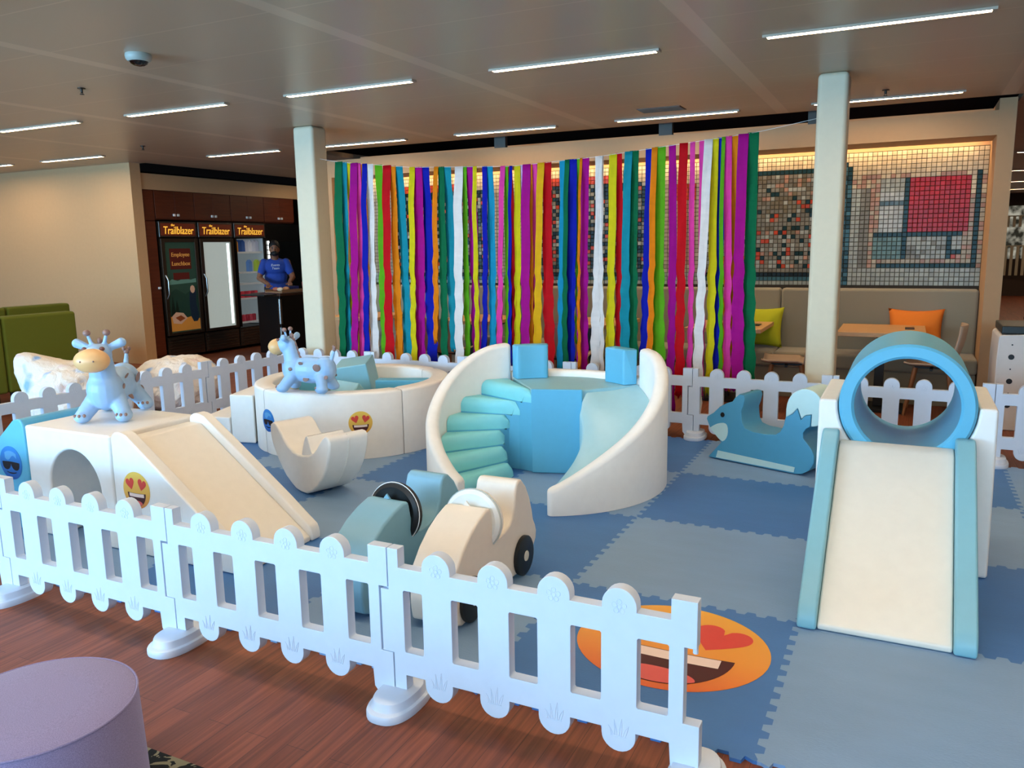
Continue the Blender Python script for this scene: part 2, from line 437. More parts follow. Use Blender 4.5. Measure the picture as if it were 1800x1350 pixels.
for i in range(-4, 4):
    for j in (0, -1, -2, -3):
        dark = (i + j) % 2 != 0
        me = mesh_d if dark else mesh_g
        if me is None:
            bm = bmesh.new(); prism(bm, TO, -0.012, 0.0, XY)
            o = fin('foam_mat', bm, MATD if dark else MATG); me = o.data
            if dark: mesh_d = me
            else: mesh_g = me
        else:
            o = bpy.data.objects.new('foam_mat', me); C.objects.link(o)
        o.location = (-1.322 + i, 5.302 + j, 0.0)
        tagp(o, '%s foam mat, %s, %s' % ('dark blue' if dark else 'grey blue', rowname[j], colname[i]), 'play mat', 'interlocking foam play mats')

# ================================================================ FENCE
PW = 1.055
def fence_panel():
    t = empty('picket_fence')
    th = 0.021
    F = 0.57 / 0.57
    # outline of pickets and rails with windows: built as columns
    bm = bmesh.new()
    # upper edge, left to right (x from 0 to PW), lower edge back
    px = [0.1755 + 0.2108 * k for k in range(4)]
    hw = 0.054
    up = [(-.047, .19), (-.047, .418), (-.0145, .418), (-.0145, .568), (0.0275, .568), (0.0275, .503)]
    for c in px:
        up += [(c - hw, .503)] + [(c - hw * cos(a), .517 + hw * sin(a)) for a in [rad(d) for d in range(0, 181, 15)]] + [(c + hw, .503)]
    up += [(0.9635, .503), (0.9635, .568), (1.040, .568), (1.040, .426), (1.004, .426), (1.004, .188), (1.052, .188), (1.052, .045), (1.040, .025), (0.985, .025), (0.968, .045), (0.9635, .115)]
    lo = []
    for c in px[::-1]:
        lo += [(c + hw, .115)] + [(c + hw * cos(a), .098 - hw * sin(a)) for a in [rad(d) for d in range(0, 181, 15)]] + [(c - hw, .115)]
    lo += [(0.045, .115), (0.045, .06), (-.002, .06), (-.002, .19)]
    outer = up + lo
    wins = []
    wx = [(0.042, px[0] - hw)] + [(px[k] + hw, px[k+1] - hw) for k in range(3)] + [(px[3] + hw, 0.9615)]
    for a, b in wx:
        wins.append(smoothpoly([(a+.002,.2),(a+.018,.2),(b-.018,.2),(b-.002,.2),(b-.002,.216),(b-.002,.408),(b-.002,.424),(b-.018,.424),(a+.018,.424),(a+.002,.424),(a+.002,.408),(a+.002,.216)], 1))
    def ring(pts, y):
        vs = [bm.verts.new((x, y, z)) for x, z in pts]
        es = [bm.edges.new((vs[i], vs[(i + 1) % len(vs)])) for i in range(len(vs))]
        return vs, es
    loops = []
    for y in (-th, th):
        es = []; L = []
        for pts in [outer] + wins:
            vs, e = ring(pts, y); es += e; L.append(vs)
        bmesh.ops.triangle_fill(bm, edges=es, use_beauty=True)
        loops.append(L)
    for A, B in zip(*loops):
        n = len(A)
        for i in range(n): bm.faces.new([A[i], A[(i+1) % n], B[(i+1) % n], B[i]])
    bm.normal_update(); bwl = bm.edges.layers.float.new('bevel_weight_edge')
    for e in bm.edges:
        if len(e.link_faces) == 2 and e.calc_face_angle(0) > rad(50): e[bwl] = 1.0
    # embossed flower on each picket head, grass tuft on each foot, both sides
    for c in px:
        for s in (-1, 1):
            y = s * (th + 0.0002)
            for k in range(5):
                a = 2 * PI * k / 5 + .3
                tube(bm, [(c + .016 * cos(a) + .008 * cos(b), y, .513 + .016 * sin(a) + .008 * sin(b)) for b in [2*PI*q/8 for q in range(9)]], 0.0011, seg=8, caps=False)
            tube(bm, [(c + .007 * cos(b), y, .513 + .007 * sin(b)) for b in [2*PI*q/8 for q in range(9)]], 0.0012, seg=8, caps=False)
            for dx, hh, lean in ((-.018, .03, -.014), (-.008, .052, -.006), (.006, .06, .004), (.018, .04, .014)):
                tube(bm, [(c + dx - .004, y, .095), (c + dx + lean*.4 - .002, y, .095 + hh*.6), (c + dx + lean, y, .095 + hh)], 0.0012, seg=8, caps=False)
                tube(bm, [(c + dx + .004, y, .095), (c + dx + lean*.6 + .003, y, .095 + hh*.6), (c + dx + lean, y, .095 + hh)], 0.0012, seg=8, caps=False)
            tube(bm, [(c - .026, y, .093), (c + .026, y, .093)], 0.0012, seg=8, caps=False)
    o = fin('fence_frame', bm, WPLAST, t, bevel=0.0075, seg=3, angle=55)
    o.modifiers['bevel'].limit_method = 'WEIGHT'
    # post poles and pegs
    bm = bmesh.new(); tube(bm, [(0.0215, 0, .0), (0.0215, 0, .1)], 0.0205, seg=16); fin('post', bm, WPLAST, t, smooth=True)
    bm = bmesh.new(); tube(bm, [(1.012, 0, .0), (1.012, 0, .06)], 0.019, seg=16); tube(bm, [(1.032, 0, .405), (1.032, 0, .425)], 0.008, seg=10); fin('peg', bm, WPLAST, t, smooth=True)
    return t
def fence_base():
    bm = bmesh.new(); n = 40
    prof = [(1.0, 0), (1.01, .004), (1.01, .021), (.985, .027), (.95, .0285), (.86, .031), (.835, .036), (.81, .052), (.785, .0575), (.74, .059), (.3, .0595)]
    rings = []
    for s, z in prof:
        R = []
        for k in range(n):
            a = 2 * PI * k / n
            # stadium shape, long axis y
            ca, sa = cos(a), sin(a)
            R.append(bm.verts.new((0.085 * s * (abs(ca) ** .8) * (1 if ca > 0 else -1), (0.138 * s) * (abs(sa) ** .8) * (1 if sa > 0 else -1), z)))
        rings.append(R)
    for A, B in zip(rings, rings[1:]):
        for k in range(n): bm.faces.new([A[k], A[(k+1) % n], B[(k+1) % n], B[k]])
    bm.faces.new(rings[0][::-1]); bm.faces.new(rings[-1])
    return fin('fence_foot', bm, WPLAST, smooth=True, angle=42)
FP = fence_panel(); FB = fence_base(); used = [False, False]
def put_fence(x, y, rz, label, z=0.0, sx=1.0):
    o = FP if not used[0] else copy_tree(FP); used[0] = True
    o.location = (x, y, z); o.rotation_euler = (0, 0, rz); o.scale = (sx, 1, 1)
    tagp(o, label, 'fence', 'white plastic picket fence panels')
def put_base(x, y, rz, label, z=0.0):
    o = FB
    if used[1]:
        o = FB.copy(); C.objects.link(o)
    used[1] = True
    o.location = (x, y, z); o.rotation_euler = (0, 0, rz)
    tagp(o, label, 'fence foot', 'white plastic fence feet')
YF = 2.150
od = ['first', 'second', 'third', 'fourth', 'fifth', 'sixth', 'seventh']
XL = -0.455 - 5 * 1.0585   # left corner of the front row
nf = {4: 'with the open right end', 3: 'before the toy cars', 2: 'before the white ramp', 1: 'before the arch cube', 0: 'at the far left corner'}
for k in range(5):
    x = XL + 1.0585 * k
    put_fence(x, YF, 0, 'white plastic picket fence panel of the front row %s' % nf[k], FZ)
    if k: put_base(x + 0.012, YF - .02, 0, 'white fence foot under the front row, %s from the left' % od[k - 1], FZ)
put_base(-0.47, YF - .02, 0, 'white fence foot at the open right end of the front row', FZ)
YB = 6.35
for k in range(8):
    x = -5.66 + 1.045 * k
    put_fence(x, YB, 0, 'white plastic picket fence panel of the back row, %s from the left' % (od + ['eighth'])[k], 0.0, 1.045 / 1.0585)
    if k: put_base(x + 0.012, YB, 0, 'white fence foot under the back row, %s from the left' % od[k - 1])
for k in range(4):
    ya = YF + 1.05 * k; xa = -5.80 + 0.035 * k
    put_fence(xa, ya, rad(90 - 1.9), 'white plastic picket fence panel of the left side row, %s from the front' % od[k], 0.0, 1.05 / 1.0585)
    put_base(xa, ya + (.08 if k == 0 else 0), rad(90), 'white fence foot under the left side row, %s from the front' % od[k])

# ================================================================ EMOJI STICKERS
def strip(bm, f, xs, top, bot, d, mi):
    A = [bm.verts.new(f(x, top(x), d)) for x in xs]; B = [bm.verts.new(f(x, bot(x), d)) for x in xs]
    for k in range(len(xs) - 1):
        try: bm.faces.new([A[k], A[k+1], B[k+1], B[k]]).material_index = mi
        except ValueError: pass
def lins(a, b, n): return [a + (b - a) * k / n for k in range(n + 1)]
def grad(name, ctop, cbot, z0, z1, axis):
    m = bpy.data.materials.new(name); m.use_nodes = True; nt = m.node_tree; b = nt.nodes['Principled BSDF']
    tc = nt.nodes.new('ShaderNodeTexCoord'); sp = nt.nodes.new('ShaderNodeSeparateXYZ'); nt.links.new(tc.outputs['Object'], sp.inputs[0])
    mr = nt.nodes.new('ShaderNodeMapRange'); mr.inputs['From Min'].default_value = z0; mr.inputs['From Max'].default_value = z1
    nt.links.new(sp.outputs[axis], mr.inputs['Value'])
    cr = nt.nodes.new('ShaderNodeValToRGB'); cr.color_ramp.elements[0].color = rgb(cbot); cr.color_ramp.elements[1].color = rgb(ctop)
    e = cr.color_ramp.elements.new(0.45); e.color = [(a + 2*c) / 3 for a, c in zip(rgb(cbot), rgb(ctop))]
    nt.links.new(mr.outputs[0], cr.inputs[0]); nt.links.new(cr.outputs[0], b.inputs['Base Color'])
    b.inputs['Roughness'].default_value = 0.35
    return m
RED = mat('heart_red_print', '#E0493C', 0.35); MOUTH = mat('mouth_brown_print', '#4A1410', 0.35); TEETH = mat('teeth_print', '#F3DCD2', 0.35); TONG = mat('tongue_print', '#E4605A', 0.35)
def heart_emoji(name, f, r, yel, d=0.0008):
    """f(u,v,d) maps unit face coordinates to 3D"""
    bm = bmesh.new()
    c = lambda x: math.sqrt(max(0, 1 - x * x))
    xs = [-cos(PI * k / 40) for k in range(41)]
    strip(bm, f, xs, c, lambda x: -c(x), d, 0)
    # rim thickness
    n = 48
    A = [bm.verts.new(f(cos(2*PI*k/n), sin(2*PI*k/n), d)) for k in range(n)]; B = [bm.verts.new(f(cos(2*PI*k/n), sin(2*PI*k/n), 0)) for k in range(n)]
    for k in range(n): bm.faces.new([A[k], A[(k+1) % n], B[(k+1) % n], B[k]]).material_index = 0
    for s in (-1, 1):
        cx, cy, h = .43 * s, .31, .31
        def F(u, v, dd, s=s, cx=cx, cy=cy):
            a = -s * rad(14); return f(cx + u * cos(a) - v * sin(a), cy + u * sin(a) + v * cos(a), dd)
        top = lambda u: h * (.55 * math.sqrt(max(0, 1 - (abs(u / h) * 2 - 1) ** 2)) + .45) if abs(u) <= h else 0
        bot = lambda u: h * (.45 - 1.45 * math.sqrt(max(0, 1 - abs(u / h))) ** 1.0 * (1 - .25 * abs(u / h)))
        strip(bm, F, [h * -cos(PI * k / 24) for k in range(25)], top, bot, d * 2, 1)
    mt = lambda x: -.17 + .03 * (x / .68) ** 2
    mb = lambda x: -.17 + .03 * (x / .68) ** 2 - .72 * math.sqrt(max(0, 1 - (x / .68) ** 2))
    xs = [-.68 * cos(PI * k / 30) for k in range(31)]
    strip(bm, f, xs, mt, mb, d * 2, 2)
    xs = lins(-.55, .55, 16)
    strip(bm, f, xs, lambda x: mt(x) - .015, lambda x: max(mb(x), mt(x) - .20), d * 3, 3)
    xs = [-.40 * cos(PI * k / 20) for k in range(21)]
    strip(bm, f, xs, lambda x: -.72 + .16 * math.sqrt(max(0, 1 - (x / .40) ** 2)), lambda x: max(mb(x) + .012, -.72 - .2 * math.sqrt(max(0, 1 - (x / .40) ** 2))), d * 3, 4)
    return fin(name, bm, [yel, RED, MOUTH, TEETH, TONG], recalc=False)
BLK = mat('black_print', '#0A1018', 0.25); SKYP = mat('pale_blue_print', '#5FA6D8', 0.3)
def shades_emoji(name, f, r, bl, d=0.0008):
    bm = bmesh.new(); c = lambda x: math.sqrt(max(0, 1 - x * x))
    xs = [-cos(PI * k / 40) for k in range(41)]
    strip(bm, f, xs, c, lambda x: -c(x), d, 0)
    n = 48
    A = [bm.verts.new(f(cos(2*PI*k/n), sin(2*PI*k/n), d)) for k in range(n)]; B = [bm.verts.new(f(cos(2*PI*k/n), sin(2*PI*k/n), 0)) for k in range(n)]
    for k in range(n): bm.faces.new([A[k], A[(k+1) % n], B[(k+1) % n], B[k]]).material_index = 0
    strip(bm, f, lins(-.5, .55, 14), lambda x: .72 - .5 * x * x, lambda x: .30 + .15 * sin(6 * x), d * 2, 2)
    strip(bm, f, lins(-.78, .78, 30), lambda x: .08 - .06 * x * x, lambda x: .08 - .06*x*x - (.12 + .38 * math.sqrt(max(0, 1 - ((abs(x) - .40) / .38) ** 2)) if abs(x) > .03 else .12), d * 2, 1)
    strip(bm, f, lins(-.45, .45, 14), lambda x: -.58 + .25 * x * x, lambda x: -.66 + .45 * x * x, d * 2, 1)
    return fin(name, bm, [bl, BLK, SKYP], recalc=False)

# floor decal
yel = grad('emoji_yellow_floor', '#F2B040', '#E8642C', 2.55, 3.26, 'Y')
o = heart_emoji('emoji_floor_decal', lambda u, v, d: (-.748 + .375 * u, 2.91 + .34 * v, d + .0005), .36, yel)
tagp(o, 'large round orange smiling face decal with red heart eyes stuck on a dark blue mat', 'decal')

# ================================================================ ARCH CUBE, RAMP, WEDGE (left set)
yf, yb = 2.715, 3.30
t = empty('arch_cube', (-4.05, 3.0, 0), label='cream foam cube with an arched tunnel, under the blue hopper toy', cat='foam block')
arc = [(-3.955 + .235 * cos(a), .275 + .245 * sin(a)) for a in [rad(d) for d in range(0, 181, 10)]]
pts = [(-4.345, 0.002), (-4.19, 0.002)] + arc[::-1] + [(-3.72, 0.002)]
pts = [(-4.35, .002), (-4.19, .002)] + [(-4.19, .275)] + arc[::-1][1:-1] + [(-3.72, .275), (-3.72, .002)]
# keep a post on the right as well: narrow arch slightly
arc = [(-3.97 + .205 * cos(a), .29 + .225 * sin(a)) for a in [rad(d) for d in range(0, 181, 10)]]
pts = [(-4.35, .002), (-4.175, .002)] + arc[::-1] + [(-3.765, .002), (-3.665, .002), (-3.665, .62), (-4.35, .62)]
bm = bmesh.new(); prism(bm, pts, yf, yb, XZ); o = ad(fin('body', bm, CREAM, bevel=0.013, seg=3, angle=50), t)
# ramp
t = empty('foam_ramp', (-3.3, 3.0, 0), label='cream foam slide ramp with raised side rails and a heart eyed face sticker', cat='foam slide')
x0, x1 = -3.655, -2.80
bm = bmesh.new()
prism(bm, [(x0, .002), (x1 - .01, .002), (x1 - .01, .03), (x0 + .10, .595), (x0, .595)], yf + .075, yb - .075, XZ)
ad(fin('ramp_body', bm, CREAM2, bevel=0.008, seg=2), t)
side = smoothpoly([(x0, .002), (x1, .002), (x1, .05), (x1 - .02, .095), (x0 + .13, .628), (x0 + .07, .648), (x0 + .02, .64), (x0, .60)], 1, keep=(0, 1))
for ya, yb2 in ((yf, yf + .073), (yb - .073, yb)):
    bm = bmesh.new(); prism(bm, side, ya, yb2, XZ); s_ = ad(fin('side_rail', bm, CREAM, bevel=0.014, seg=3, angle=25), t)
ys = grad('emoji_yellow_ramp', '#F4CF5C', '#E0813C', .25, .45, 'Z')
ad(heart_emoji('emoji_sticker', lambda u, v, d: (-3.487 + .097 * u, yf - .001 - d, .351 + .097 * v), .1, ys), t)
# blue stair wedge
t = empty('foam_wedge', (-4.6, 3.0, 0), label='blue foam wedge left of the arch cube with a blue sunglasses face sticker', cat='foam block')
bm = bmesh.new()
prism(bm, smoothpoly([(-4.357, .002), (-4.357, .60), (-4.375, .648), (-4.43, .648), (-4.47, .63), (-4.90, .28), (-5.2, .04), (-5.2, .002)], 1, keep=(0, 7)), yf, yb, XZ)
ad(fin('body', bm, BLUE, bevel=0.014, seg=3, angle=30), t)
bs = grad('emoji_blue_wedge', '#2F86D0', '#0E4C9E', .29, .49, 'Z')
ad(shades_emoji('emoji_sticker', lambda u, v, d: (-4.506 + .097 * u, yf - .001 - d, .389 + .097 * v), .1, bs), t)

# ================================================================ ROUND PIT
pcx, pcy, PR, PH, PT = -4.09, 5.34, .79, .505, .15
t = empty('round_ball_pit', (pcx, pcy, 0), label='round cream foam pit filled with blue foam shapes, behind the ramp', cat='ball pit')
segs = [(-161, -98), (-97.5, -26), (-25.5, 20), (20.5, 80), (80.5, 140), (140.5, 198.5)]
segs = [(-113, -26), (-25.4, 61), (61.6, 148), (148.6, 246.4)]
for a0, a1 in segs:
    bm = bmesh.new(); n = 26; rings = []
    r0, r1, c = PR - PT, PR, .02
    prof = [(r0, .002), (r0, PH - c), (r0 + c * .3, PH - c * .3), (r0 + c, PH), (r1 - c, PH), (r1 - c * .3, PH - c * .3), (r1, PH - c), (r1, .002)]
    for k in range(n + 1):
        a = rad(a0 + (a1 - a0) * k / n); e = .006 if k in (0, n) else 0
        rings.append([bm.verts.new((pcx + (r - (e if r > PR - .07 else -e)) * cos(a), pcy + (r - (e if r > PR - .07 else -e)) * sin(a), z - (e if z > .3 else 0))) for r, z in prof])
    for A, B in zip(rings, rings[1:]):
        for k in range(len(prof)):
            k2 = (k + 1) % len(prof); bm.faces.new([A[k], A[k2], B[k2], B[k]])
    bm.faces.new(rings[0]); bm.faces.new(rings[-1][::-1])
    ad(fin('wall_segment', bm, CREAM, smooth=True, angle=50), t)
bm = bmesh.new(); lathe(bm, [(PR - PT - .006, .002), (PR - PT - .006, .05)], pcx, pcy, seg=48); ad(fin('floor_pad', bm, TEAL), t)
def cylmap(ang, z, r, R):
    return lambda u, v, d: (pcx + (R + .001 + d) * cos(rad(ang) + u * r / R), pcy + (R + .001 + d) * sin(rad(ang) + u * r / R), z + r * v)
yp = grad('emoji_yellow_pit', '#F4CF5C', '#D9953C', .19, .37, 'Z')
ad(heart_emoji('emoji_sticker', cylmap(-50, .28, .088, PR), .09, yp), t)
bp_ = grad('emoji_blue_pit', '#2F86D0', '#0E4C9E', .17, .36, 'Z')
ad(shades_emoji('emoji_sticker', cylmap(-109, .265, .088, PR), .09, bp_), t)
# entry steps on the left
t = empty('foam_steps', (-5.1, 5.2, 0), label='cream foam entry steps against the left of the round pit', cat='foam steps')
bm = bmesh.new(); box(bm, -4.905, -4.70, 4.76, 5.36, .002, .40)
bm = bmesh.new()
prism(bm, [(-4.905, 4.76), (-4.69, 4.80), (-4.80, 4.98), (-4.89, 5.34), (-5.10, 5.34)], .002, .40, XY)
ad(fin('upper_step', bm, CREAM, bevel=0.012, seg=3, angle=30), t)
bm = bmesh.new(); prism(bm, [(-5.16, 4.72), (-4.912, 4.755), (-5.108, 5.34), (-5.36, 5.34)], .002, .21, XY)
ad(fin('lower_step', bm, CREAM, bevel=0.012, seg=3, angle=30), t)
# blue blocks inside the pit
def block(name, pts2, a, b, loc, rot, label, m=TEAL, f=XZ):
    bm = bmesh.new(); prism(bm, pts2, a, b, f); o = fin(name, bm, m, bevel=0.012, seg=3, angle=30)
    o.location = loc; o.rotation_euler = [rad(r) for r in rot]
    return tagp(o, label, 'foam block', 'loose blue foam shapes in the round pit')
block('foam_cube', [(-.15, -.15), (.15, -.15), (.15, .15), (-.15, .15)], -.15, .15, (-4.34, 5.72, .43), (9, -8, 22), 'tilted grey blue foam cube sticking out of the round pit')
block('foam_triangle', [(-.22, 0), (.22, 0), (0, .24)], -.15, .15, (-4.12, 5.30, .235), (0, 0, 75), 'grey blue foam triangle prism lying in front of the tilted cube in the pit')
block('foam_arch', [(-.25, 0), (-.13, 0)] + [(.13 * -cos(rad(d)), .10 + .13 * sin(rad(d))) for d in range(0, 181, 15)] + [(.13, 0), (.25, 0), (.25, .40), (-.25, .40)], -.07, .07, (-3.80, 5.68, .052), (0, 0, 22), 'blue foam arch block standing at the right inside the pit', m=BLUE)
block('foam_brick', [(-.10, 0), (.10, 0), (.10, .45), (-.10, .45)], -.10, .10, (-4.62, 5.45, .052), (0, 0, 30), 'blue foam brick standing at the left inside the pit, behind the giraffe', m=BLUE)

# ================================================================ SPIRAL SLIDE CASTLE
scx, scy, SR, SI = -2.125, 4.835, .805, .712
def lerp_tab(tab, x):
    if x <= tab[0][0]: return tab[0][1]
    for (a, va), (b, vb) in zip(tab, tab[1:]):
        if x <= b:
            s = (x - a) / (b - a); return va + (vb - va) * s
    return tab[-1][1]
WT = [(42, .84), (52, .838), (58, .82), (68, .772), (85, .66), (100, .545), (115, .44), (131, .335), (145, .235), (158, .14)]
WTm = WT
def wall_h(a):
    s = abs(a - 91.5)
    # local averaging keeps the crest smooth
    return sum(lerp_tab(WTm, s + d) for d in (-6, -3, 0, 3, 6)) / 5
t = empty('spiral_slide_castle', (scx, scy, 0), label='round foam climber with mint stairs and a pale blue curved slide', cat='foam slide')
def ring_wall(name, a0, a1, r0, r1, hf, m, n=40, c=.03, z0=.002, par=None):
    bm = bmesh.new(); rings = []
    er = min(.03, (r1 - r0) * .33); rm = (r0 + r1) / 2; da = math.degrees(er / rm)
    ends = [(0, er), (.13, er * .5), (.5, er * .13)]
    st_ = [(a0 + da * q, e) for q, e in ends] + [(a0 + da + (a1 - a0 - 2 * da) * k / n, 0) for k in range(n + 1)] + [(a1 - da * q, e) for q, e in ends[::-1]]
    if c < .02: st_ = [(a0, .008), (a0 + .8, 0)] + [(a0 + .8 + (a1 - a0 - 1.6) * k / n, 0) for k in range(1, n)] + [(a1 - .8, 0), (a1, .008)]
    for a, e in st_:
        h = hf(a)
        prof = [(r0 + e, z0), (r0 + e, h - c), (r0 + c * .3 + e, h - c * .3 - e * .3), (r0 + c, h - e), (r1 - c, h - e), (r1 - c * .3 - e, h - c * .3 - e * .3), (r1 - e, h - c), (r1 - e, z0)]
        A = rad(a); rings.append([bm.verts.new((scx + r * cos(A), scy + r * sin(A), z)) for r, z in prof])
    for A, B in zip(rings, rings[1:]):
        for k in range(8): bm.faces.new([A[k], A[(k+1) % 8], B[(k+1) % 8], B[k]])
    bm.faces.new(rings[0]); bm.faces.new(rings[-1][::-1])
    return ad(fin(name, bm, m, smooth=True, angle=48), par or t)
ring_wall('outer_wall', -66, 48.6, SI, SR, wall_h, CREAM)
ring_wall('outer_wall', 134.4, 250, SI, SR, wall_h, CREAM)
ring_wall('back_wall', 49, 134, SI, SR, lambda a: .63, CREAM, n=24)
ring_wall('corner_block', 49, 69, SI - .11, SI + .0, lambda a: .835, BLUE, n=8, c=.012, z0=.588)
ring_wall('corner_block', 112, 134, SI - .11, SI + .0, lambda a: .835, BLUE, n=8, c=.012, z0=.588)
def P2(a, r): return (scx + r * cos(rad(a)), scy + r * sin(rad(a)))
core_l, core_r = (-2.262, 4.915), (-1.93, 5.02)
pl = [core_l, core_r] + [P2(a, SI - .002) for a in lins(49, 134, 20)]
bm = bmesh.new(); prism(bm, pl, .002, .585, XY)
ad(fin('platform', bm, TEAL, bevel=0.012, seg=3, angle=40), t)  # blue foam; the grey-teal cast of warm light is put into its colour
# blue core facing the opening
bm = bmesh.new(); prism(bm, [(-2.262, 4.895), (-1.925, 4.995), (-1.93, 5.018), (-2.262, 4.913)], .002, .592, XY)
ad(fin('core_panel', bm, BLUE, bevel=0.01, seg=3), t)
# slide
def slide_h(a):
    s = (a + 64) / (49 + 64); s = max(0, min(1, s)); return .03 + .555 * (s ** .93)
def slide_ri(a): return lerp_tab([(-64, .40), (-50, .355), (-34, .325), (-9, .275), (20, .225), (36, .25), (49, .305)], a)
bm = bmesh.new(); rings = []; n = 44; m_ = 7
for k in range(n + 1):
    a = -64 + 113 * k / n; h = slide_h(a); ri = slide_ri(a); ro = SI - .003; R = []
    prof = [(ri, .002), (ri, h - .02), (ri + .006, h - .006), (ri + .02, h)]
    for q in range(1, m_): 
        s = q / m_; prof.append((ri + .02 + (ro - ri - .02) * s, h - .018 * sin(PI * s)))
    prof += [(ro, h), (ro, .002)]
    rings.append([bm.verts.new((scx + r * cos(rad(a)), scy + r * sin(rad(a)), z)) for r, z in prof])
L = len(rings[0])
for A, B in zip(rings, rings[1:]):
    for k in range(L): bm.faces.new([A[k], A[(k+1) % L], B[(k+1) % L], B[k]])
bm.faces.new(rings[0]); bm.faces.new(rings[-1][::-1])
ad(fin('slide', bm, mat('pale_blue_leatherette', '#A3CCD4', 0.36, bump=0.08, bscale=9), smooth=True, angle=50), t)
# steps
inner = [(-2.33, 4.77), (-2.40, 4.815), (-2.455, 4.865), (-2.475, 4.91), (-2.45, 4.945), (-2.37, 4.945), (-2.262, 4.92)]
outa = [243, 225.5, 208, 190.5, 173, 155.5, 136]
for i in range(6):
    bm = bmesh.new(); h = .098 * (i + 1); z0 = .098 * i + (.002 if i == 0 else .0)
    rows_ = []; ns = 12
    for q in range(ns + 1):
        s = q / ns
        e = 0.0
        f0 = Vector(inner[i]).lerp(Vector(P2(outa[i], SI - .003)), s); b0 = Vector(inner[i+1]).lerp(Vector(P2(outa[i+1], SI - .003)), s)
        # round the inner end
        cap = max(0.0, 1 - s / .10); sh = (1 - math.sqrt(max(0, 1 - cap * cap))) * .045
        d = b0 - f0; Ld = d.length; d = d / Ld if Ld > 1e-4 else Vector((0, 1))
        rx = min(.055, Ld * .45); rz = .062
        hh = h - sh
        prof = [(sh * .4, z0), (sh * .4, hh - rz)] + [(sh * .4 + rx * (1 - cos(w_)), hh - rz + rz * sin(w_)) for w_ in [rad(x) for x in (15, 30, 45, 60, 75, 90)]] + [(Ld * .9, hh - .006), (Ld, hh - .018), (Ld, z0)]
        rows_.append([bm.verts.new((f0.x + d.x * p, f0.y + d.y * p, z)) for p, z in prof])
    L = len(rows_[0])
    for A, B in zip(rows_, rows_[1:]):
        for k in range(L): bm.faces.new([A[k], A[(k+1) % L], B[(k+1) % L], B[k]])
    bm.faces.new(rows_[0]); bm.faces.new(rows_[-1][::-1])
    ad(fin('stair_step', bm, MINT, smooth=True, angle=60), t)
bm = bmesh.new()
def onr(i, s): return Vector(inner[i]).lerp(Vector(P2(outa[i], SI - .003)), s)
for i in range(1, 6):
    f0, f1, b1, b0 = onr(i, .02), onr(i, 1), onr(i + 1, 1), onr(i + 1, .02)
    prism(bm, [tuple(f0), tuple(f1), tuple(b1), tuple(b0)], .002, .098 * i - .0005, XY)
ad(fin('stair_base', bm, BLUE), t)

# ================================================================ WHITE SLIDE WITH RING TUNNEL
t = empty('ring_cradle', (.03, 4.42, 0), label='cream foam cradle block with a round cut-out holding the blue ring, behind the white slide', cat='foam block')
rc, rz_, RO, RI = .032, .788, .292, .225
y0, y1 = 4.10, 4.745
an0 = 180; cut = [(rc + (RO + .004) * cos(rad(a)), rz_ + (RO + .004) * sin(rad(a))) for a in range(185, 356, 9)]
pts = [(-.35, .002), (.415, .002), (.405, .80), (rc + RO + .006, .80)] + [(rc + (RO + .006) * cos(rad(a)), rz_ + (RO + .006) * sin(rad(a))) for a in range(358, 181, -9)] + [(rc - RO - .006, .80), (-.35, .80)]
bm = bmesh.new(); prism(bm, pts, y0, y1, XZ); ad(fin('body', bm, CREAM, bevel=0.014, seg=3, angle=45), t)
t = empty('foam_ring_tunnel', (rc, 4.42, rz_ - RO), label='thick blue foam ring tunnel lying on top of the white slide set', cat='foam ring')
bm = bmesh.new(); n = 64; c = .012
prof = [(RO, y0 + c - .01), (RO - c, y0 - .01), (RI + c, y0 - .01), (RI, y0 + c - .01), (RI, y1 - c), (RI + c, y1), (RO - c, y1), (RO, y1 - c)]
R = [[bm.verts.new((rc + r * cos(2*PI*k/n), y, rz_ + r * sin(2*PI*k/n))) for r, y in prof] for k in range(n)]
for k in range(n):
    A, B = R[k], R[(k+1) % n]
    for q in range(8): bm.faces.new([A[q], A[(q+1) % 8], B[(q+1) % 8], B[q]])
ad(fin('ring', bm, BLUE, smooth=True, angle=30), t)
t = empty('foam_slide', (0, 3.7, 0), label='wide white foam slide with blue side rails, in front of the ring tunnel', cat='foam slide')
SLW = mat('white_slide_vinyl', '#F1EBDD', 0.35, bump=0.1, bscale=5)
bm = bmesh.new(); prism(bm, [(3.265, .002), (3.262, .028), (4.0, .595), (4.06, .610), (4.092, .610), (4.092, .002)], -.245, .240, YZ)
ad(fin('slide_surface', bm, SLW, bevel=0.01, seg=2, angle=40), t)
prof = smoothpoly([(3.25, .002), (3.245, .05), (3.30, .115), (4.0, .652), (4.055, .668), (4.092, .655), (4.092, .002)], 1, keep=(0, 6))
for a, b in ((-.322, -.246), (.241, .322)):
    bm = bmesh.new(); prism(bm, prof, a, b, YZ); ad(fin('side_rail', bm, BLUE if 0 else mat('rail_blue_leatherette', '#86BECC', 0.4, bump=0.1, bscale=9), bevel=0.012, seg=3, angle=40), t)

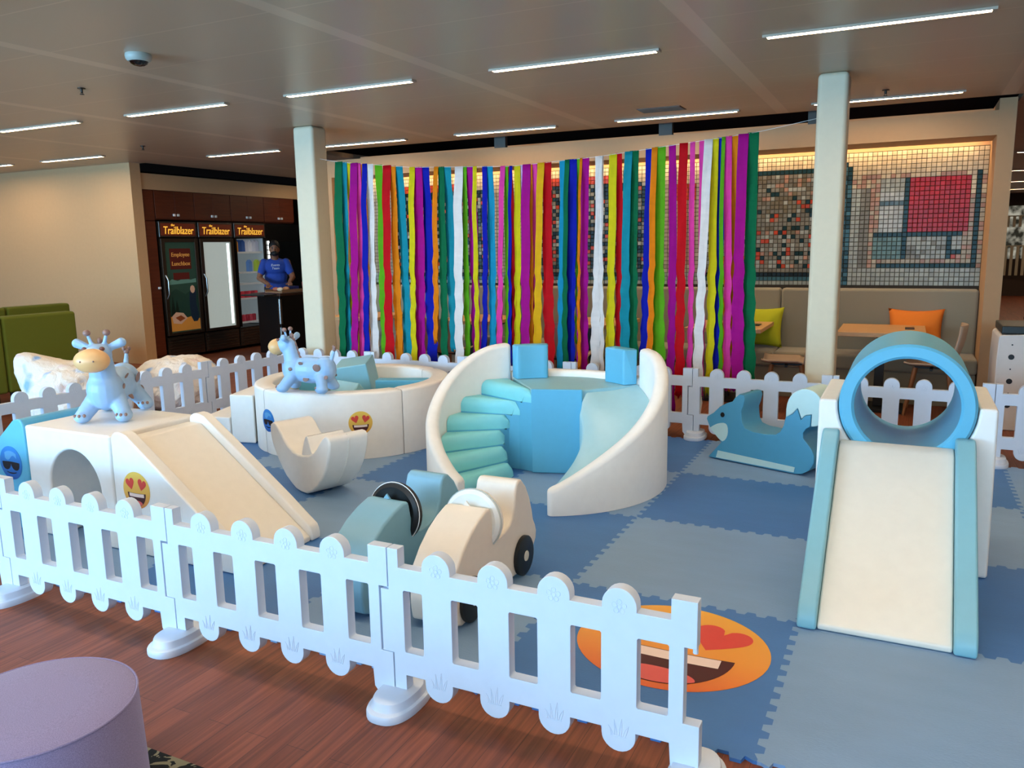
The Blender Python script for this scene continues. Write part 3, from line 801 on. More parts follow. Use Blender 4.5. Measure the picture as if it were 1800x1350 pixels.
# ================================================================ FOX ROCKER
u_ = Vector((.9455, -.3256, 0)); n_ = Vector((.3256, .9455, 0)); F0 = Vector((-1.235, 5.764, 0.004))
def FX(a, z, d): 
    p = F0 + u_ * a + n_ * d; return (p.x, p.y, z + .004)
t = empty('fox_rocker', (-.95, 5.75, 0), label='blue foam fox rocker with a black eye and a big pale tail', cat='rocking toy')
body = [(-.003, .004), (.054, .072), (.102, .13), (.051, .185), (.005, .229), (-.022, .287), (-.016, .305), (.034, .34), (.082, .389), (.135, .421), (.183, .44), (.2, .467), (.235, .499), (.267, .497), (.277, .471), (.267, .416), (.254, .381), (.258, .338), (.265, .295), (.285, .262), (.349, .245), (.435, .242), (.518, .252), (.55, .278), (.572, .324), (.584, .384), (.59, .34), (.70, .335), (.731, .322), (.712, .293), (.713, .257), (.746, .221), (.774, .19), (.796, .147), (.794, .095), (.765, .042), (.714, .009), (.666, .0)]
body2 = [p for p in body if p != (.59, .34) and p != (.70, .335)]
i0 = body2.index((.584, .384)); body2[i0 + 1:i0 + 1] = [(.632, .411), (.664, .45), (.692, .378), (.721, .411), (.762, .422), (.758, .342)]
D = .26
bm = bmesh.new(); prism(bm, body2, 0, D, FX); ad(fin('body', bm, FOXB, bevel=0.006, seg=2, angle=50), t)
tail = [(.584, .38), (.584, .457), (.6, .516), (.641, .565), (.702, .593), (.759, .587), (.802, .561), (.829, .519), (.838, .46), (.83, .398), (.812, .352), (.762, .342), (.764, .424), (.721, .413), (.694, .384), (.666, .454), (.632, .413)]
bm = bmesh.new(); prism(bm, smoothpoly(tail, 1, keep=(0, 11, 12, 13, 14, 15, 16)), .002, D - .002, FX); ad(fin('tail_tip', bm, PALE, bevel=0.006, seg=2, angle=50), t)
bm = bmesh.new(); prism(bm, smoothpoly([(.009, .224), (.042, .249), (.079, .268), (.128, .278), (.153, .257), (.157, .202), (.139, .154), (.105, .134)], 1, keep=(0,)), -.0025, 0.0, FX); ad(fin('cheek_patch', bm, PALE), t)
bm = bmesh.new(); prism(bm, [(.079, .066), (.667, .048), (.66, .012), (.065, .012)], -.0025, 0, FX); ad(fin('runner_strip', bm, PALE), t)
bm = bmesh.new(); prism(bm, [(.109 + .016 * cos(2*PI*k/20), .334 + .018 * sin(2*PI*k/20)) for k in range(20)], -.004, 0, FX); ad(fin('eye', bm, BLACK), t)

# ================================================================ CREAM MOON ROCKER
ea = rad(20); e_ = Vector((sin(ea), cos(ea), 0)); v_ = Vector((cos(ea), -sin(ea), 0)); R0 = Vector((-3.409, 3.884, 0.002))
def RX(a, z, d):
    p = R0 + v_ * a + e_ * d; return (p.x, p.y, z + .002)
t = empty('moon_rocker', (-3.35, 4.0, 0), label='cream crescent shaped foam rocker with a pointed crest, in front of the round pit', cat='rocking toy')
low = [(.335, .386), (.326, .332), (.307, .277), (.278, .215), (.23, .145), (.166, .08), (.091, .03), (.02, .002), (-.05, .0), (-.11, .008), (-.166, .033), (-.235, .072), (-.277, .111), (-.327, .165), (-.362, .215), (-.395, .265), (-.415, .317), (-.42, .365)]
top = [(-.41, .40), (-.375, .418), (-.34, .415), (-.297, .385), (-.247, .335), (-.188, .289), (-.128, .262), (-.066, .252), (0.0, .256), (.07, .268), (.13, .292), (.175, .328), (.212, .368), (.248, .402), (.285, .425), (.315, .422), (.332, .405)]
bm = bmesh.new(); prism(bm, low + top, 0, .285, RX); ad(fin('body', bm, CREAM, bevel=0.016, seg=3, angle=50), t)
bm = bmesh.new(); crest = smoothpoly([(-.035, .235), (-.012, .30), (.025, .375), (.05, .392), (.068, .36), (.09, .30), (.125, .265), (.13, .24)], 1, keep=(0, 7))
prism(bm, crest, .01, .275, RX); ad(fin('crest', bm, CREAM, bevel=0.012, seg=3, angle=35), t)
bm = bmesh.new()
for d in (.135, .142):
    tube(bm, [RX(a + .001, z, d) for a, z in ((.313, .425), (.336, .39), (.328, .33), (.309, .275), (.28, .213), (.232, .142), (.168, .076))], .0022, seg=6)
ad(fin('seam', bm, mat('pale_piping', '#F6F2EA', 0.5), smooth=True), t)

# ================================================================ TOY CARS
carp = [(0.0, .03), (-.012, .10), (-.008, .18), (.018, .26), (.075, .32), (.15, .375), (.225, .41), (.30, .432), (.335, .43), (.342, .41), (.352, .36), (.368, .31), (.385, .285), (.42, .272), (.47, .276), (.53, .292), (.565, .315), (.582, .36), (.592, .42), (.608, .462), (.635, .476), (.665, .47), (.715, .425), (.755, .36), (.785, .285), (.798, .235), (.822, .20), (.835, .165), (.828, .125), (.80, .095), (.76, .06), (.70, .03), (.60, .02), (.50, .028), (.36, .028), (.22, .02), (.06, .006)]
def toy_car(x, y, rz, body, wheelm, swm, label, stripe):
    t = empty('toy_car', (x, y, 0.002), rz, label, 'foam toy car', 'foam ride on cars')
    bm = bmesh.new(); prism(bm, carp, -.105, .105, YZ); fin('body', bm, body, t, bevel=0.012, seg=3, angle=38)
    hub = mat('hub_cream', '#E4DCCB', 0.5)
    for yy in (.13, .655):
        for s in (-1, 1):
            bm = bmesh.new(); c0 = s * .106; c1 = s * .128
            g = 28
            def W_(r, xx): return [bm.verts.new((xx, yy + r * cos(2*PI*k/g), .098 + r * sin(2*PI*k/g))) for k in range(g)]
            rs = [W_(.096, c0), W_(.096, c1 - s*.006), W_(.088, c1)]
            for A, B in zip(rs, rs[1:]):
                for k in range(g): bm.faces.new([A[k], A[(k+1) % g], B[(k+1) % g], B[k]])
            bm.faces.new(rs[0]); bm.faces.new(rs[-1])
            wh = fin('wheel', bm, wheelm, t, smooth=True, angle=50)
            bm = bmesh.new()
            rs = [W_(.026, c1 - s*.002), W_(.024, c1 + s*.003)]
            for k in range(g): bm.faces.new([rs[0][k], rs[0][(k+1) % g], rs[1][(k+1) % g], rs[1][k]])
            bm.faces.new(rs[1]); fin('hub', bm, hub, wh)
    # steering wheel: thick padded disc leaning back behind the hood
    bm = bmesh.new(); g = 40; R1 = .128
    prof = [(.0, -.022), (.098, -.022), (.121, -.027), (.138, -.018), (.142, 0.0), (.138, .018), (.121, .027), (.098, .022), (.0, .022)]
    M = Matrix.Translation((0, .373, .352)) @ Matrix.Rotation(rad(84), 4, 'X')
    rings = [[bm.verts.new(M @ Vector((r * cos(2*PI*k/g), r * sin(2*PI*k/g), z))) for k in range(g)] for r, z in prof[1:-1]]
    for A, B in zip(rings, rings[1:]):
        for k in range(g): bm.faces.new([A[k], A[(k+1) % g], B[(k+1) % g], B[k]])
    bm.faces.new(rings[0][::-1]); bm.faces.new(rings[-1])
    sw = fin('steering_wheel', bm, swm, t, smooth=True, angle=40)
    bm = bmesh.new()
    for zz in (-.0165,):
        tube(bm, [M @ Vector((.1415 * cos(2*PI*k/g), .1415 * sin(2*PI*k/g), .010)) for k in range(g + 1)], .0022, seg=6, caps=False)
    fin('piping', bm, stripe, sw, smooth=True)
    bm = bmesh.new(); prism(bm, [(-.02, 0), (.02, 0), (0, .024)], -.004, .004, XZ); bm.transform(Matrix.Translation((-.01, .328, .428)))
    fin('tag', bm, body, t)
    return t
toy_car(-1.668, 2.628, rad(1), mat('white_car_leatherette', '#F0E6D8', 0.42, bump=0.1, bscale=9), mat('black_tyre_vinyl', '#0F1316', 0.45), mat('white_steering_vinyl', '#EFEFE8', 0.35), 'cream foam toy car with a white steering wheel and black wheels', mat('grey_piping', '#B9BDB8', 0.5))
toy_car(-2.075, 2.575, rad(-3), mat('blue_car_leatherette', '#82B4CA', 0.42, bump=0.1, bscale=9), mat('blue_tyre_vinyl', '#4E97B5', 0.45), mat('black_steering_vinyl', '#0E0E10', 0.38), 'blue foam toy car with a black steering wheel, left of the cream car', mat('white_piping', '#F4F4F4', 0.4))

# ================================================================ HOPPER GIRAFFES
def giraffe(label, z0=0):
    t = empty('giraffe_hopper', label=label, cat='hopper toy')
    bm = bmesh.new()
    ell(bm, (-.02, 0, .175), (.205, .098, .108)); ell(bm, (.13, 0, .175), (.10, .098, .115)); ell(bm, (-.15, 0, .185), (.09, .092, .105))
    capsule(bm, (.135, 0, .22), (.165, 0, .375), .075, .062, 5)
    ell(bm, (.195, 0, .375), (.088, .075, .068))
    for fx, s, bx in ((.185, 1, .13), (.185, -1, .13), (-.165, 1, -.13), (-.165, -1, -.13)):
        capsule(bm, (bx, s * .055, .125), (fx, s * .108, .043), .052, .043, 4); ell(bm, (fx + .008, s * .11, .036), (.056, .046, .035))
    for s in (-1, 1):
        capsule(bm, (.155, s * .055, .415), (.150, s * .118, .442), .020, .027, 4)          # ears
        capsule(bm, (.165, s * .030, .425), (.172, s * .050, .492), .014, .010, 4)      # horn stalks
    capsule(bm, (-.205, 0, .26), (-.232, 0, .33), .018, .013, 4)
    remesh(fin('body', bm, GBLUE, t), .0065, 5)
    bm = bmesh.new(); ell(bm, (.272, 0, .358), (.072, .093, .066), u=24, v=14); muz = fin('muzzle', bm, GMUZ, t, smooth='all')
    bm = bmesh.new()
    for s in (-1, 1): ell(bm, (.340, s * .034, .362), (.004, .005, .005), u=8, v=6)
    fin('nostril', bm, GBROWN, muz, smooth='all')
    for s in (-1, 1):
        bm = bmesh.new(); ell(bm, (.173, s * .052, .500), (.020, .020, .018)); fin('horn_knob', bm, GBROWN, t, smooth='all')
        bm = bmesh.new(); ell(bm, (.238, s * .046, .418), (.015, .014, .012), rot=Matrix.Rotation(rad(-20), 3, 'Y')); fin('eye', bm, mat('eye_brown', '#7A5048', 0.4), t, smooth='all')
    bm = bmesh.new()
    for k in range(6):
        ell(bm, (.135 - .012 * k + .004, 0, .45 - .036 * k), (.021, .014, .022), u=10, v=7)
    remesh(fin('mane', bm, GBROWN, t), .004, 2)
    bm = bmesh.new(); ell(bm, (-.235, 0, .345), (.016, .016, .018)); ell(bm, (-.246, .012, .362), (.011, .011, .014)); ell(bm, (-.226, -.010, .365), (.011, .011, .015)); fin('tail_tuft', bm, GBROWN, t, smooth='all')
    bm = bmesh.new()
    for s in (-1, 1):
        for x, z, r, th in ((-.115, .205, .034, 88), (-.01, .115, .028, 80), (.12, .19, .017, 88), (.03, .235, .02, 70), (-.19, .13, .018, 80)):
            ell(bm, (x, s * .0985 * math.sqrt(max(.15, 1 - ((z - .178) / .112) ** 2)), z), (r, .004, r * .95), rot=Matrix.Rotation(-s * math.asin(max(-.9, min(.9, (z - .178) / .112))), 3, 'X'), u=16, v=8)
        for fx in (.185, -.165):
            for q in (-1, 0, 1):
                ell(bm, (fx + .056 - abs(q) * .008, s * .11 + q * .024, .048), (.010, .009, .010), u=10, v=6)
    fin('spots', bm, GBROWN, t, smooth='all')
    return t
g = giraffe('blue rubber giraffe hopper facing the viewer on top of the cream arch cube')
g.location = (-4.085, 3.10, .621); g.rotation_euler = (0, 0, rad(-58)); g['group'] = 'blue giraffe hoppers'
g2 = copy_tree(g); g2.location = (-3.972, 4.655, .506); g2.rotation_euler = (0, 0, rad(190)); g2.scale = (.93, .80, .93)
g2['label'] = 'blue rubber giraffe hopper seen from the side on the rim of the round pit'

# ================================================================ STREAMERS
YS = 6.62
def string_z(x):
    T = [(-5.475, 2.47), (-5.106, 2.399), (-4.279, 2.304), (-3.206, 2.254), (-2.406, 2.288), (-1.774, 2.338), (-1.109, 2.391), (-.66, 2.461)]
    return lerp_tab(T, x)
bm = bmesh.new(); tube(bm, [(-5.36 + .1 * k, YS, string_z(-5.36 + .1 * k)) for k in range(48)], .0016, seg=6)
o = fin('curtain_string', bm, WHITE, smooth='all'); tagp(o, 'thin white string tied between the two columns, carrying the streamers', 'string')
SC = {'green': '#08613B', 'teal': '#14808E', 'yellow': '#CDB812', 'magenta': '#9E0A78', 'pink': '#DA3C90', 'orange': '#DA780A', 'blue': '#0C1894', 'white': '#DCD0C8', 'lime': '#5A9C14', 'red': '#B80A14', 'gold': '#D8A014', 'sky': '#1686A6', 'lilac': '#D2A8CC'}
SM = {k: mat('crepe_' + k, v, 0.75, bump=0.7, bscale=70, stretch=(1, 1, 3.0), noise_amt=0.06, nscale=8, spec=0.12) for k, v in SC.items()}
cols_ = []
def c2(x): return x / 2.935 + 560
def c3(x): return x / 2.812 + 940
A_ = [('green', 88, 118, 143, 1), ('teal', 115, 140, 160, 1), ('yellow', 140, 165, 182, 1), ('magenta', 167, 197, 202, 1), ('pink', 195, 212, 232, 1), ('orange', 208, 228, 258, 1), ('blue', 226, 246, 268, 1), ('white', 248, 275, 294, 1),
 ('lime', 290, 320, 342, 1), ('red', 335, 368, 382, 1), ('orange', 368, 392, 420, 1), ('teal', 392, 425, 462, 1), ('yellow', 470, 492, 508, 1), ('magenta', 493, 527, 532, 1), ('blue', 528, 562, 582, 1), ('orange', 597, 615, 620, .8),
 ('green', 617, 642, 658, 1), ('teal', 642, 675, 700, .87), ('white', 707, 740, 742, 1), ('lime', 742, 760, 767, 1), ('magenta', 762, 797, 818, 1), ('yellow', 797, 813, 836, 1), ('blue', 845, 865, 856, 1), ('sky', 865, 893, 892, 1),
 ('pink', 940, 960, 940, 1), ('lime', 958, 975, 972, 1), ('red', 960, 992, 1012, 1), ('blue', 985, 998, 1000, 1), ('yellow', 1012, 1037, 1024, 1), ('lilac', 1040, 1055, 1042, 1), ('magenta', 1057, 1090, 1080, 1), ('orange', 1085, 1100, 1100, 1), ('pink', 1093, 1122, 1113, 1), ('gold', 1134, 1162, 1136, 1)]
B_ = [('red', 45, 78, 74, 1), ('sky', 125, 152, 115, 1), ('green', 152, 170, 158, 1), ('blue', 168, 203, 178, .95), ('lime', 205, 225, 207, .8), ('orange', 225, 235, 228, .9), ('magenta', 230, 265, 232, 1), ('white', 303, 335, 288, 1), ('white', 318, 334, 343, 1), ('yellow', 372, 402, 373, 1),
 ('red', 402, 427, 416, 1), ('teal', 450, 480, 450, 1), ('green', 475, 510, 482, 1), ('blue', 552, 582, 525, 1), ('orange', 582, 605, 574, 1), ('lime', 600, 642, 612, 1), ('magenta', 665, 693, 676, 1.08), ('red', 720, 753, 728, 1), ('pink', 770, 790, 770, 1.05), ('pink', 815, 840, 818, 1.05), ('white', 842, 875, 808, 1.12),
 ('yellow', 877, 905, 862, 1.0), ('blue', 907, 940, 885, 1), ('lime', 925, 940, 925, 1.1), ('pink', 942, 970, 958, 1), ('orange', 965, 1010, 948, 1.02), ('magenta', 1010, 1050, 1006, 1.02), ('green', 1057, 1100, 1060, 1.05)]
ST = [(c, c2(a), c2(b), c2(m), l) for c, a, b, m, l in A_] + [(c, c3(a), c3(b), c3(m), l) for c, a, b, m, l in B_]
CM = cam.matrix_world.to_3x3()
def at_plane(px, py, Y):
    d = CM @ Vector(((px - 900) / 1411.5, -(py - 675) / 1411.5, -1)); t_ = Y / d.y
    return Vector((d.x * t_, Y, CAMH + d.z * t_))
cnt = {}
ordn = ['first', 'second', 'third', 'fourth', 'fifth', 'sixth', 'seventh', 'eighth', 'ninth', 'tenth']
def near_name(i): return ST[i][0] if 0 <= i < len(ST) else None
for i, (cname, a, b, m_, ln) in enumerate(ST):
    rnd = random.Random(i * 13 + 5)
    Y = YS; Yo = (i % 3 - 1) * .034 + rnd.uniform(-.004, .004)
    xa = at_plane(a, 270, Y).x; xb = at_plane(b, 270, Y).x; xm = at_plane(m_, 640, Y).x
    wt = (xb - xa) * 1.28; xc = (xa + xb) / 2; zt = string_z(xc) + .004
    zb = max(0.02, zt - 2.02 * ln) + rnd.uniform(-.05, .05); zb = max(zb, .02)
    bm = bmesh.new(); NS = 34; NC = 7; ph = rnd.uniform(0, 6); rows_ = []
    for k in range(NS + 1):
        s = k / NS; z = zt + (zb - zt) * s
        x = xc + (xm - xc) * (s ** 1.3) + .008 * sin(5 * s + ph) * s
        wd = wt * (1 + .16 * s + .10 * sin(7 * s + ph) * s)
        tw = .2 * sin(3.1 * s + ph * 1.7) * min(1, s * 2)
        row = []
        for q in range(NC):
            f = q / (NC - 1) - .5
            yy = .010 * (1 if q % 2 else -1) * (0.4 + s) + f * wd * sin(tw)
            edge = .007 * sin(60 * s + q * 2 + ph) * (s > .45) * (q in (0, NC - 1))
            row.append(bm.verts.new((x + f * wd * cos(tw) + edge, Y + Yo * min(1, .1 + s * 5) + (yy + .006 * sin(22 * s + ph + q)) * min(1, s * 12), z + (.02 * sin(q * 2.1 + ph) if k == NS else 0))))
        rows_.append(row)
    for A, B in zip(rows_, rows_[1:]):
        for q in range(NC - 1): bm.faces.new([A[q], A[q+1], B[q+1], B[q]])
    # loop over the string
    o = fin('streamer', bm, SM[cname], smooth='all')
    so = o.modifiers.new('paper', 'SOLIDIFY'); so.thickness = .0012
    cnt[cname] = cnt.get(cname, 0) + 1
    l, r = near_name(i - 1), near_name(i + 1)
    nm = {'sky': 'bright cyan', 'gold': 'golden yellow', 'lilac': 'pale lilac', 'green': 'dark green', 'lime': 'lime green', 'blue': 'deep blue'}
    g_ = lambda c: nm.get(c, c)
    pos = 'at the far left end' if l is None else ('at the far right end' if r is None else 'between a %s and a %s one' % (g_(l), g_(r)))
    tagp(o, '%s %s streamer from the left, %s' % (ordn[cnt[cname] - 1], g_(cname), pos), 'streamer', 'crepe paper streamers of the rainbow curtain')

# ================================================================ TILE MOSAIC
def mosaic():
    TS = .0442; gx = int((NX1 - NX0) / TS); gz = 31; x1 = NX1 - .001; z1 = 2.425; g = .0022; ym = 9.066
    pal = {k: rgb(v) for k, v in dict(base='#A89C84', cream='#C4B596', grey='#7A7668', lgrey='#9CA096', olive='#6F6650', dk='#16302C', teal='#3C626B', blue='#566C74', red='#A81414', orange='#B84422', black='#16201F', pink='#A8826C', aqua='#64807C', white='#AEB4B2').items()}
    rnd = random.Random(3)
    def colr(c, r):  # c from the right, r from the top
        if c < 27:
            if c == 1 and 5 <= r <= 25: return 'dk'
            if r == 25 and 1 <= c <= 20: return 'dk'
            if r >= 26: return 'lgrey'
            if 3 <= c <= 14 and 6 <= r <= 17: return 'red'
            if c == 15 and 6 <= r <= 23: return 'dk'
            if r == 18 and 4 <= c <= 21: return 'dk'
            if 16 <= c <= 20 and r == 11: return 'blue'
            if 16 <= c <= 20 and 9 <= r <= 17: return 'white'
            if 16 <= c <= 20 and 6 <= r <= 8: return 'lgrey'
            if 16 <= c <= 21 and 19 <= r <= 23: return 'aqua'
            if c == 6 and 19 <= r <= 23: return 'dk'
            if r == 22 and c in (4, 5): return 'dk'
            if c == 5 and r == 23: return 'orange'
            if 4 <= c <= 5 and 19 <= r <= 21: return 'lgrey'
            if 7 <= c <= 14 and 19 <= r <= 23: return 'grey' if rnd.random() < .5 else 'lgrey'
            if c in (21, 22) and r > 5: return 'pink' if rnd.random() < .6 else 'base'
            if 23 <= c <= 24 and r > 7: return 'grey'
            if 25 <= c <= 26 and r > 7: return 'lgrey'
            if r >= 5 and rnd.random() < .4: return 'pink'
            return 'cream' if r < 10 else 'base'
        if c < 30: return 'dk' if (r > 2 if c < 28 else r > 1) and rnd.random() < .55 else ('teal' if r > 2 else 'cream')
        k = (c - 30) % 46; sec = (c - 30) // 46
        if k < 31:
            if r == 3 and (sec == 0): return 'dk'
            if sec >= 1 and r in (2, 3): return 'orange' if k > 8 else 'cream'
            if r < 4: return 'cream'
            if r >= 27 and r < 29: return 'black' if r == 27 else 'teal'
            if r >= 29: return 'lgrey'
            if r in (15, 26) : return 'grey'
            p = rnd.random(); 
            if sec >= 1: return 'black' if p < .42 else 'dk' if p < .55 else 'orange' if p < .66 else 'grey' if p < .85 else 'lgrey'
            return 'dk' if p < .13 else 'orange' if (p < .25 and r > 9) else 'pink' if p < .28 else 'olive' if p < .5 and r < 18 else 'lgrey' if p < .62 else 'grey'
        if sec == 0 and 33 <= k <= 38 and 5 <= r <= 24: return 'orange' if r < 9 else 'pink'
        return 'cream' if r < 5 else ('base' if r < 27 else 'lgrey')
    verts = []; faces = []; cs = []
    for c in range(gx + 1):
        xa = x1 - (c + 1) * TS + g; xb = x1 - c * TS - g
        if xb < NX0 + .01: break
        xa = max(xa, NX0 + .002)
        for r in range(gz):
            zb = z1 - r * TS - g; za = z1 - (r + 1) * TS + g
            if za < 1.06: continue
            b = len(verts); dy = rnd.uniform(-.0008, .0008); tx = rnd.uniform(-.0007, .0007); e = .0025
            verts += [(xa, 9.08, za), (xb, 9.08, za), (xb, 9.08, zb), (xa, 9.08, zb), (xa, ym + .003, za), (xb, ym + .003, za), (xb, ym + .003, zb), (xa, ym + .003, zb),
                      (xa + e, ym + dy, za + e), (xb - e, ym + dy + tx, za + e), (xb - e, ym + dy, zb - e), (xa + e, ym + dy - tx, zb - e)]
            for lo in (0, 4):
                for q in range(4): faces.append((b + lo + q, b + lo + (q + 1) % 4, b + lo + 4 + (q + 1) % 4, b + lo + 4 + q))
            faces.append((b + 8, b + 9, b + 10, b + 11))
            col = pal[colr(c, r)]; j = rnd.uniform(.82, 1.15); cs += [tuple(min(1, v * j) for v in col[:3]) + (1,)] * 9
    me = bpy.data.meshes.new('tile_mosaic'); me.from_pydata(verts, [], faces)
    at = me.color_attributes.new('glaze', 'FLOAT_COLOR', 'CORNER')
    data = []
    for p, c in zip(me.polygons, cs): data += list(c) * p.loop_total
    at.data.foreach_set('color', data)
    m = bpy.data.materials.new('glazed_mosaic'); m.use_nodes = True; nt = m.node_tree
    a = nt.nodes.new('ShaderNodeAttribute'); a.attribute_name = 'glaze'; nt.links.new(a.outputs['Color'], nt.nodes['Principled BSDF'].inputs['Base Color'])
    nt.nodes['Principled BSDF'].inputs['Roughness'].default_value = .24; nt.nodes['Principled BSDF'].inputs['Specular IOR Level'].default_value = .2
    o = link('tile_mosaic', me, m); tagp(o, 'square glazed tile mosaic with a big red block, filling the lit wall nook', 'tile mosaic')
mosaic()
bbx = bbox('trim_4', NX0, NX1, 9.074, 9.079, 1.05, 2.43, mat('dark_grout', '#3A3228', 0.9)); tagp(bbx, kind='structure')

# ================================================================ BENCH, CUSHIONS, TABLES, CHAIRS
t = empty('wall_bench', (-3.0, 8.8, 0), label='long grey upholstered wall bench under the tile mosaic', cat='bench')
nb = 4; wv = (NX1 - NX0) / nb
ad(bbox('plinth', NX0 + .01, NX1 - .01, 8.50, 9.06, FZ, .30, GFAB, bevel=.01), t)
for k in range(nb):
    a = NX0 + .004 + wv * k; b = NX0 - .004 + wv * (k + 1)
    ad(bbox('seat_cushion', a, b, 8.46, 8.93, .30, .455, GFAB, bevel=.03, seg=3), t)
    ad(bbox('backrest', a, b, 8.90, 9.06, .40, 1.073, GFAB, bevel=.03, seg=3), t)
def cushion(name, x, y, z, w, h, d, tilt, rz, m, label, flop=0):
    bm = bmesh.new(); n = 14; fr = {}; bk = {}
    for s, D_ in ((1, fr), (-1, bk)):
        for i in range(n + 1):
            for j in range(n + 1):
                u = i / n * 2 - 1; v = j / n * 2 - 1
                th = (1 - abs(u) ** 2.6) ** .7 * (1 - abs(v) ** 2.6) ** .7
                pin = 1 - .10 * (1 - abs(v) ** 2) * abs(u); pin2 = 1 - .12 * (1 - abs(u) ** 2) * abs(v)
                wr = .012 * noise.noise(Vector((u * 2.2, v * 2.2, s * 3 + x)))
                if s == -1 and (i in (0, n) or j in (0, n)): D_[i, j] = fr[i, j]; continue
                D_[i, j] = bm.verts.new((u * w / 2 * pin, -s * (th * d / 2 + wr * th), h / 2 + v * h / 2 * pin2))
        for i in range(n):
            for j in range(n):
                bm.faces.new([D_[i, j], D_[i+1, j], D_[i+1, j+1], D_[i, j+1]])
    o = fin(name, bm, m, smooth='all'); o.location = (x, y, z); o.rotation_euler = (rad(tilt), 0, rz)
    return tagp(o, label, 'cushion')
cushion('cushion', .10, 8.76, .46, .50, .44, .16, -14, 0, ORANGEF, 'orange cushion leaning on the grey wall bench behind the table')
cushion('cushion', -1.38, 8.76, .46, .48, .43, .16, -14, 0, LIMEF, 'lime yellow cushion leaning on the grey wall bench beside the streamers')
def cafe_table(x, label, phone=None):
    t = empty('cafe_table', (x, 8.35, 0), label=label, cat='table', group='oak cafe tables at the wall bench')
    bm = bmesh.new(); box(bm, -.37, .37, -.42, .42, .69, .73); fin('table_top', bm, OAK, t, bevel=.004)
    bm = bmesh.new(); box(bm, -.04, .04, -.20, -.12, .02, .69); fin('pedestal', bm, BLACK, t, bevel=.004)
    bm = bmesh.new(); box(bm, -.22, .22, -.36, .05, FZ, .018); fin('foot_plate', bm, BLACK, t, bevel=.004)
    bm = bmesh.new(); box(bm, -.3, .3, -.05, .05, .66, .69); fin('top_bracket', bm, BLACK, t)
cafe_table(-.185, 'oak topped cafe table in front of the orange cushion')
cafe_table(-1.60, 'oak topped cafe table at the lime cushion behind the last streamers')
cafe_table(-3.05, 'oak topped cafe table behind the middle of the streamer curtain')
cafe_table(-4.50, 'oak topped cafe table behind the left half of the streamer curtain')
cafe_table(-6.12, 'oak topped cafe table at the left end of the nook beside the column')
for x, y, l in ((.05, 8.40, 'black phone lying on the table before the orange cushion'), (-1.34, 8.35, 'black phone lying on the table by the lime cushion')):
    o = bbox('phone', -.04, .04, -.075, .075, 0, .009, BLACK, bevel=.003); o.location = (x, y, .731); tagp(o, l, 'phone')
CSH = mat('grey_beige_chair_shell', '#A8917C', 0.6)
def chair():
    t = empty('cafe_chair'); bm = bmesh.new(); n = 10; m_ = 14; g1 = []; g0 = []
    for i in range(n + 1):
        u = i / n * 2 - 1; R = []; Q = []
        for j in range(m_ + 1):
            s = j / m_
            if s < .5: y = .22 - s * 2 * .38; z = .44 - .015 * (1 - u * u) + .012 * (s < .06)
            else:
                q = (s - .5) * 2; y = -.16 - .075 * math.sin(q * PI / 2) - .03 * q; z = .44 + .37 * q ** 1.3
            wd = .22 - .03 * max(0, s - .5); yy = y + (.05 * u * u if s > .5 else 0) * min(1, (s - .5) * 4)
            R.append(bm.verts.new((u * wd, yy, z + (.02 * u * u if s < .5 else 0)))); Q.append(None)
        g1.append(R)
    for a, b in zip(g1, g1[1:]):
        for j in range(m_): bm.faces.new([a[j], b[j], b[j+1], a[j+1]])
    o = fin('seat_shell', bm, CSH, t, smooth='all'); so = o.modifiers.new('t', 'SOLIDIFY'); so.thickness = .014; so.offset = -1
    LEGW = mat('oak_leg', '#8A5C38', 0.5)
    for sx in (-1, 1):
        for sy in (-1, 1):
            bm = bmesh.new(); tube(bm, [(sx * .15, sy * .13, .425), (sx * .20, sy * .20, FZ)], [.018, .012], seg=12); fin('leg', bm, LEGW, t, smooth=True)
    bm = bmesh.new(); box(bm, -.16, .16, -.012, .012, .40, .42); box(bm, -.012, .012, -.14, .14, .40, .42); fin('leg_frame', bm, BLACK, t)
    return t
ch = chair(); f_ = True
for x, y, rz, l in ((-.98, 7.92, 95, 'beige shell chair with wooden legs half hidden by the right hand column'), (.25, 8.12, 86, 'beige shell chair with wooden legs seen behind the blue ring'), (-3.05, 7.55, 10, 'beige shell chair behind the middle of the streamers'), (-4.5, 7.55, -8, 'beige shell chair behind the left half of the streamers')):
    o = ch if f_ else copy_tree(ch); f_ = False
    o.location = (x, y, 0); o.rotation_euler = (0, 0, rad(rz)); tagp(o, l, 'chair', 'beige shell chairs')
o = ad(bbox('x', 0, 1, 0, 1, 0, 1, BEIGE), t) if False else None

